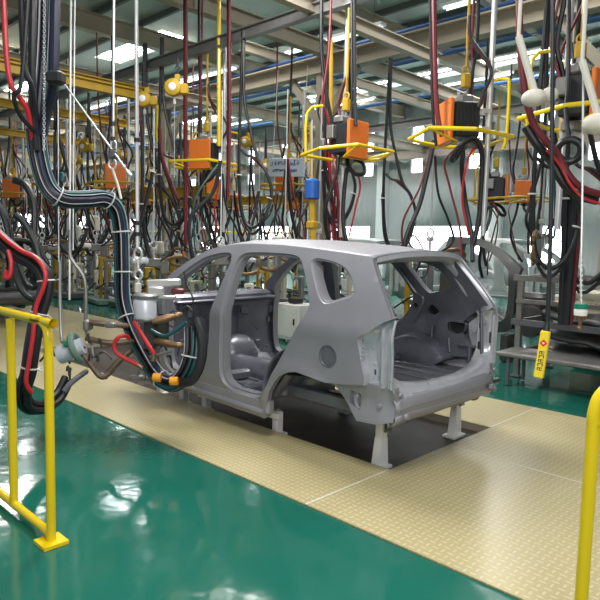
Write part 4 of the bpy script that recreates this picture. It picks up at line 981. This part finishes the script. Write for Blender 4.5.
for i, (p, h, lab) in enumerate((((6.500, 8.361, 6.256), (6.500, 8.308, 3.267), 'yellow lifting strap above the orange unit by the sign'), ((7.000, 10.975, 4.382), (7.000, 10.973, 3.650), 'short yellow lifting strap below the left round balancer'), ((7.000, 6.669, 3.530), (7.000, 6.607, 1.733), 'thin yellow upright bar left of the beige column hoses'))):
    tag(MB().rod(p, h, (.035, .03, .022)[i], 10).build('hanging_strap', 'yellow' if i < 2 else 'dirtyyellow'), lab, 'strap')
t = thing('air_filter', 'small blue air filter with yellow stripe left of the beige column', 'air filter', (6.600, 6.234, 2.460))
MB().lathe((6.600, 6.230, 2.329), [(.09, 0), (.11, .01), (.11, .26), (.07, .29), (.03, .3)], (0, 0, 1), 16).build('bowl', 'blue', t)
MB().rod((6.600, 6.240, 2.634), (6.600, 6.269, 3.466), .012).build('pipe', 'chrome', t)
MB().rod((6.600, 6.229, 2.315), (6.600, 6.189, 1.732), .05, 10).box((6.600, 6.217, 1.951), (.14, .14, .12), bev=.02).build('valve', 'dirtyyellow', t)

# ================================================================ BACKGROUND
# ---- sign board
c0, c1 = Vector((8.600, 9.349, 3.345)), Vector((8.600, 8.325, 3.164))
t = thing('hanging_sign', 'white board with two lines of blue lettering hanging above the car roof', 'sign', (c0 + c1) / 2)
ux = (c1 - c0); ux.z = 0; Lw = ux.length; ux.normalize(); uz = Vector((0, 0, 1)); un = ux.cross(uz)
if un.x > 0: un = -un
cc = (c0 + c1) / 2; cc.z = 3.16
RS = Matrix((ux, -un, uz)).transposed() @ Matrix.Rotation(.06, 3, 'Y')
MB().box(cc, (Lw, .03, .36), R=RS, bev=.006).build('board', 'signwhite', t)
rgs = random.Random(4); m_ = MB()
for row, (zz, hgt, n_, x0) in enumerate(((.085, .10, 9, -.40), (-.06, .06, 11, -.34))):
    for k in range(n_):
        x = (x0 + k * (.82 - row * .14) / n_) * Lw
        for _ in range(5):
            dx, dz = rgs.uniform(-.025, .025), rgs.uniform(-hgt / 2, hgt / 2)
            w_, h_ = ((.055, .012) if rgs.random() < .55 else (.012, hgt * .8))
            m_.box(cc + RS @ Vector((x + dx, -.017, zz + (dz if h_ < .03 else 0))), (w_, .004, h_), R=RS)
m_.build('lettering', 'signblue', t)
MB().rod(cc + RS @ Vector((-.4 * Lw, 0, .17)), cc + RS @ Vector((-.4 * Lw, 0, 1.9)), .008).build('hanger', 'chrome', t)
MB().rod(cc + RS @ Vector((.4 * Lw, 0, .17)), cc + RS @ Vector((.4 * Lw, 0, 1.9)), .008).build('hanger', 'chrome', t)
# ---- other body shells on parallel lines
def car_copy(loc, rz, label, m_):
    r = car.copy(); COL.objects.link(r); r.location = loc; r.rotation_euler.z = rz; r['label'] = label
    for ch in list(car.children):
        c = ch.copy(); COL.objects.link(c); c.parent = r
        c.material_slots[0].link = 'OBJECT'; c.material_slots[0].material = M[m_]
    return r
t = thing('body_side_frame', 'dull grey car body side with curved door frame standing beyond the main car tail', 'body side panel', (9.47, 7.0, .0))
OX, OY, OZ = 9.47, 7.0, .18
so = [p for p in OUT if p[0] > 1.9] ; so = [(1.72, 1.665), (1.74, 1.2), (1.70, .6), (1.66, .2)] + so
def fk(d): return lambda y, z: Vector((OX - (hw(y, z) - d), OY - y, OZ + z))
m_ = MB(); cdt(m_, so, [FD], .07, fk(0)); o_, h_ = so, densify(FD, .05)
m_.grid([[fk(0)(a, b) for a, b in h_], [fk(.05)(a, b) for a, b in offset(h_, -.015)], [fk(.10)(a, b) for a, b in offset(h_, -.015)]], close=True)
oo = densify(so, .08); m_.grid([[fk(0)(a, b) for a, b in oo], [fk(.10)(a, b) for a, b in oo]], close=True)
m_.build('side_panel', 'olderbody', t)
m_ = MB(); cdt(m_, so, [offset(FD, -.015)], .08, fk(.10)); m_.build('inner_panel', 'olderbody', t)
MB().box((8.95, 3.86, .72), (.35, .50, .62), bev=.06).lathe((8.74, 3.80, .62), [(.24, 0), (.22, .08), (.05, .10)], (-1, 0, 0), 20).build('wheel_apron', 'darksteel', t)
MB().tube([(8.75, 4.9, 1.0), (8.78, 4.5, .78), (8.80, 4.15, .55)], .03, 8).build('brace', 'dullsteel', t)
for y in (4.1, 5.2): MB().box((8.72, y, .2), (.3, .12, .40), bev=.01).build('stand', 'darksteel', t)
car_copy((15.4, 9.3, .20), PI, 'pale primed car body shell seen far off under the large bright window', 'whitecar')
car_copy((13.2, 11.9, .12), PI, 'pale primed car body shell whose roof shows just above the main car roof', 'whitecar')
car_copy((4.30, 11.6, 0), 0, 'grey car body shell next along the line, behind the left guard rail', 'olderbody')

# ---- rack with body panels
t = thing('panel_rack', 'grey steel rack stacked with dark body panels at the right', 'rack', (8.2, 2.6, 0))
X0, X1, Y0, Y1 = 7.75, 8.75, .6, 3.55
m_ = MB()
for x in (X0, X1):
    for y in (Y0, 2.0, Y1 - .04): MB().box((x, y, .66), (.07, .07, 1.32)).box((x, y, .01), (.14, .14, .02)).build('upright', 'dullsteel', t)
for z in (.30, .72, 1.30):
    b_ = MB()
    for x in (X0, X1): b_.box((x - .02, (Y0 + Y1) / 2, z), (.06, Y1 - Y0 + .1, .075))
    for y in (Y0, 2.0, Y1): b_.box(((X0 + X1) / 2, y, z), (X1 - X0, .05, .06))
    b_.build('shelf_beam', 'greyhose' if z < 1 else 'dullsteel', t)
MB().box((X0 - .03, (Y0 + Y1) / 2, 1.0), (.05, Y1 - Y0, .05)).build('side_rail', 'dullsteel', t)
def body_panel(z, lab, x, y, tilt):
    rows = []
    for i in range(9):
        r = []
        for j in range(13):
            a, b = i / 8, j / 12
            r.append(Vector((x + (a - .5) * .85, y + (b - .5) * 2.3, z + .06 * math.sin(PI * a) + .05 * math.sin(2 * PI * b + tilt) + .03 * (j % 3 == 0))))
        rows.append(r)
    o = MB().grid(rows).build('pressed_sheet', 'olderbody', thick=.05, ang=20); tag(o, lab, 'body pressing', 'pressed panels on the grey rack')
for z, tl, lab in ((.40, 0, 'pressed dark body panel lowest on the grey rack'), (.55, 1.2, 'pressed dark body panel second from the bottom of the grey rack'), (.83, .5, 'pressed dark body panel lying under the tan wrappings on the grey rack')): body_panel(z, lab, 8.22, 2.1, tl)
for i, (y, z, s) in enumerate(((3.0, .98, .5), (2.35, 1.0, .62), (1.75, .99, .5), (2.7, .74, .45))):
    rows = []
    rr = random.Random(i)
    for a in range(7):
        rows.append([Vector((7.95 + .45 * (a / 6) + rr.uniform(-.02, .02), y + s * (b / 9 - .5), z + .05 * math.sin(a) * math.sin(b * 1.3) + rr.uniform(-.02, .02))) for b in range(10)])
    tag(MB().grid(rows).build('wrapping_sheet', 'kraft', thick=.015), ['crumpled tan sheet at the left end of the grey rack', 'crumpled tan sheet in the middle of the grey rack', 'crumpled tan sheet at the right end of the grey rack', 'crumpled tan sheet on the lower shelf of the grey rack'][i], 'sheet', 'tan sheets on the rack')
t = thing('parts_trolley', 'low grey trolley frame in front of the rack behind the yellow pendant', 'trolley', (7.4, 2.6, 0))
for y in (1.2, 3.35):
    for x in (7.15, 7.6): MB().rod((x, y, .0), (x, y, .36), .025, 8).build('leg', 'greyhose', t)
MB().box((7.38, 2.3, .38), (.6, 2.4, .05), bev=.01).build('tray', 'dullsteel', t)
for i, (x, y, z, m_, lab) in enumerate(((9.3, 3.0, 1.05, 'cream', 'cream machine cover standing behind the rack at right'), (9.6, 2.2, 1.15, 'orange', 'orange louvred machine cover behind the rack at the right edge'), (10.2, 3.7, .9, 'cabinet', 'pale control cabinet behind the rack, left of the pendant cable'))):
    t = thing('machine_cabinet', lab, 'cabinet', (x, y, 0))
    MB().box((x, y, z / 2 + .04), (.5, .62, z), bev=.02).build('body', m_, t)
    b_ = MB()
    for k in range(7): b_.box((x - .255, y, z - .12 - .07 * k), (.02, .5, .03))
    b_.build('louvres', 'dirtyyellow' if m_ == 'orange' else m_, t)
    MB().box((x, y, .03), (.42, .52, .06)).build('plinth', 'blackbox', t)
# ---- control cabinet seen through the rear door opening
t = thing('control_cabinet', 'pale control cabinet standing behind the car, seen through its rear door opening', 'cabinet', (7.45, 7.35, 0))
MB().box((7.45, 7.35, .34), (.42, .55, .62), bev=.02).build('body', 'cabinet', t)
dr = MB().box((7.235, 7.35, .34), (.012, .46, .50), bev=.004).build('door', 'cabinet', t)
MB().box((7.225, 7.17, .36), (.02, .03, .10)).build('handle', 'blackbox', dr)
MB().box((7.4, 7.3, .70), (.20, .16, .10), bev=.01).build('instrument', 'blackbox', t)
MB().lathe((7.45, 7.5, .65), [(.03, 0), (.03, .16), (.05, .17), (.05, .2)], (0, 0, 1), 12).build('beacon', 'blackbox', t)
t = thing('floor_jig', 'white welding jig with black clamps beside the pale control cabinet', 'jig', (7.6, 6.6, 0))
MB().box((7.6, 6.6, .04), (.5, .4, .08)).box((7.6, 6.6, .5), (.09, .09, .9), bev=.01).build('stand', 'white', t)
MB().box((7.5, 6.6, .98), (.2, .3, .08), bev=.01).box((7.5, 6.75, 1.08), (.08, .06, .16), bev=.01).build('clamp', 'blackbox', t)
MB().box((7.42, 6.45, .98), (.05, .15, .18), bev=.01).build('guard', 'orange', t)

# ---- welding jigs and fixtures on the far side of the line
def make_jig(label, seed):
    rg = random.Random(seed)
    t = thing('welding_jig', label, 'jig', (0, 0, 0), 'welding jigs in the rows behind the car')
    MB().box((0, 0, .07), (.7, 1.5, .14), bev=.02).build('base', ('darksteel', 'greenpaint', 'greyhose')[seed % 3], t)
    MB().box((0, 0, .42), (.12, 1.3, .10), bev=.01).build('beam', 'dullsteel', t)
    for k in range(3):
        y = -.5 + .5 * k; h = rg.uniform(.7, 1.25)
        MB().box((.05, y, h / 2 + .1), (.09, .10, h), bev=.01).box((-.05, y, h + .08), (.30, .07, .07), bev=.01).build('post', ('dullsteel', 'cream', 'dirtyyellow')[(k + seed) % 3], t)
        MB().lathe((-.16, y, h - .08), [(.03, 0), (.035, .02), (.035, .16), (.02, .18)], (.3, 0, 1), 12).build('cylinder', 'chrome', t)
        MB().box((-.20, y, h + .12), (.06, .06, .14), bev=.01).build('clamp', ('chrome', 'blackbox', 'orange')[(k + seed) % 3], t)
    MB().tube([(.2, -.7, .3), (.1, -.3, .55), (.25, .2, .4), (.1, .6, .6)], .018, 7).build('hose', 'black', t)
    MB().tube([(-.2, -.6, .2), (-.25, 0, .5), (-.1, .5, .3)], .015, 7).build('hose', 'black', t)
    return t
JS = [make_jig('welding jig in the rows behind the car', s) for s in (1, 2, 3)]
rg = random.Random(21); used = [0, 0, 0]; i = 0
for x, y0, y1, n in ((7.7, 9.2, 21., 7), (8.9, 7.5, 24., 9), (11.25, 6.9, 26., 10), (13., 14., 27., 6), (7.7, 24., 30., 3)):
    for k in range(n):
        q = i % 3; loc = (x + rg.uniform(-.2, .2), y0 + (y1 - y0) * k / (n - 1) + rg.uniform(-.3, .3), 0); rz = rg.choice((0, PI, .2, PI - .2))
        lab = 'low welding jig with upright clamps in the crowded rows behind the car'
        if not used[q]: used[q] = 1; JS[q].location = loc; JS[q].rotation_euler.z = rz; JS[q]['label'] = lab
        else: dup(JS[q], loc, rz, lab, None, rg.uniform(.9, 1.25))
        i += 1
# ---- cream covered equipment bits
def make_pod(label):
    t = thing('equipment_pod', label, 'equipment', (0, 0, 0), 'cream equipment pods on posts')
    MB().rod((0, 0, 0), (0, 0, 1.5), .04, 10).box((0, 0, .02), (.3, .3, .04)).build('post', 'dullsteel', t)
    MB().box((0, 0, 1.62), (.22, .26, .36), bev=.04).build('box', 'offwhite', t)
    MB().box((-.115, 0, 1.66), (.01, .16, .14)).build('panel', 'blackbox', t)
    MB().tube([(0, .1, 1.8), (0, .12, 2.1), (.05, .1, 2.6)], .018, 8).build('conduit', 'black', t)
    return t
PA = make_pod('cream equipment pod on a post among the rows behind the car')
PA.location = (8.2, 8.6, 0)
for i in range(14): dup(PA, (rg.choice((8.3, 10.5)), 9.6 + 1.1 * i, 0), rg.uniform(-1, 1), 'cream equipment pod on a post among the rows behind the car', None, rg.uniform(.85, 1.35))
# ---- wrapped hanging units at the top right
for i, (p, s, lab) in enumerate((((4.488, 2.019, 2.793), .72, 'cream wrapped bulbous cover hanging on a pale pole at upper right'), ((4.700, 1.630, 2.593), .85, 'cream wrapped bulbous cover hanging at the very right edge'))):
    t = thing('wrapped_unit', lab, 'cover', p); p = Vector(p)
    MB().ball(p, .105 * s, (1., 1.25, .85), 18, 10).ball(p + Vector((.06, -.09, .02)), .085 * s, (1, 1, .9), 14, 8).build('cover', 'offwhite', t)
    MB().rod(p + Vector((0, .0, .05)), p + Vector((-.05, .12, .45)), .026).rod(p + Vector((-.05, .12, .4)), p + Vector((-.05, .12, 2.2)), .014).build('hanging_pole', 'offwhite', t)
t = thing('supply_hose', 'thick dark red hose sweeping down to the right edge at upper right', 'hose', (5.109, 2.050, 2.415))
P_ = [(4.912, 2.419, 4.170), (4.882, 2.341, 3.366), (4.886, 2.287, 3.005), (4.916, 2.218, 2.725), (4.982, 2.129, 2.566), (5.100, 2.065, 2.455), (5.149, 1.993, 2.303), (5.223, 1.902, 2.192), (5.346, 1.769, 2.139)]
MB().tube(P_, .028, 10).build('hanging_hose', 'darkred', t)
MB().tube([Vector(q) + Vector((.02, .06, -.045)) for q in P_[3:]], .036, 10).build('hose', 'black', t)
MB().tube([Vector(q) + Vector((-.02, -.03, -.085)) for q in P_[4:]], .012, 8).build('hose', 'red', t)
t = thing('cable_coil', 'round coil of black cable hanging below the upper right orange unit', 'cable', (5.784, 2.243, 2.576))
MB().torus((5.784, 2.243, 2.585), .10, .032, (.8, .3, .1), 26, 10).torus((5.843, 2.258, 2.602), .105, .03, (.75, .4, -.1), 26, 10).build('coil', 'black', t)
MB().tube([(5.789, 2.252, 2.685), (5.887, 2.335, 2.980), (6.019, 2.386, 3.286), (6.188, 2.516, 4.464)], .022, 8).build('hanging_cable', 'black', t)
t = thing('gun_column', 'thick dark hose wrapped column hanging at right behind the pendant cable', 'hose bundle', (7.355, 2.731, 1.094))
for dx, r, m_ in ((0, .055, 'black'), (.07, .035, 'darkred'), (-.07, .03, 'black'), (.03, .03, 'navy')):
    MB().tube([Vector((7.438, 2.821, 2.382)) + RTV * dx, Vector((7.403, 2.786, 1.855)) + RTV * dx * 1.1, Vector((7.351, 2.767, 1.327)) + RTV * dx, Vector((7.299, 2.749, 0.800)) + RTV * dx * .8], r, 9).build('hose', m_, t)

# ================================================================ LIGHT AND CAMERA
w = bpy.data.worlds.new('World'); SC.world = w; w.use_nodes = True
nt = w.node_tree; bg = nt.nodes['Background']
bg.inputs[0].default_value = (.86, .93, 1., 1); bg.inputs[1].default_value = .36
def area(name, loc, size, power, target=None, col=(1, .98, .94), sy=None):
    l = bpy.data.lights.new(name, 'AREA'); l.energy = power; l.size = size; l.color = col
    if sy: l.shape = 'RECTANGLE'; l.size_y = sy
    o = bpy.data.objects.new(name, l); COL.objects.link(o); o.location = loc
    if target is not None: o.rotation_euler = (Vector(target) - Vector(loc)).to_track_quat('-Z', 'Y').to_euler()
    return o
area('front_fill', (-.6, -1.6, 3.4), 1.6, 130, (4., 4., .6))  # added fill light behind the camera, no fixture belongs to it
for i, (x, y, p) in enumerate(((1.5, 1.5, 220), (4.5, 5.5, 320), (9., 3.5, 260), (9., 11., 300), (17., 8., 420), (17., 18., 480), (8., 22., 400), (16., 29., 420))):
    area('overhead_fill', (x, y, 7.6 if i > 1 else 5.6), 1.8, p)  # added area lights for general fill from above, without fixtures
cam = bpy.data.cameras.new('camera'); co = bpy.data.objects.new('camera', cam); COL.objects.link(co)
RT = Vector((.699, -.7147, .0235)).normalized(); UP = Vector((.0513, .0828, .9952)); UP = (UP - RT * UP.dot(RT)).normalized(); BK = RT.cross(UP)
co.matrix_world = Matrix(((RT.x, UP.x, BK.x, 0), (RT.y, UP.y, BK.y, 0), (RT.z, UP.z, BK.z, 1.7), (0, 0, 0, 1)))
cam.sensor_width = 36; cam.lens = 36 * 612.2 / 600; cam.clip_end = 200
SC.camera = co
SC.view_settings.view_transform = 'Standard'; SC.view_settings.look = 'None'; SC.view_settings.gamma = 1; SC.view_settings.exposure = .05; SC.view_settings.use_curve_mapping = False
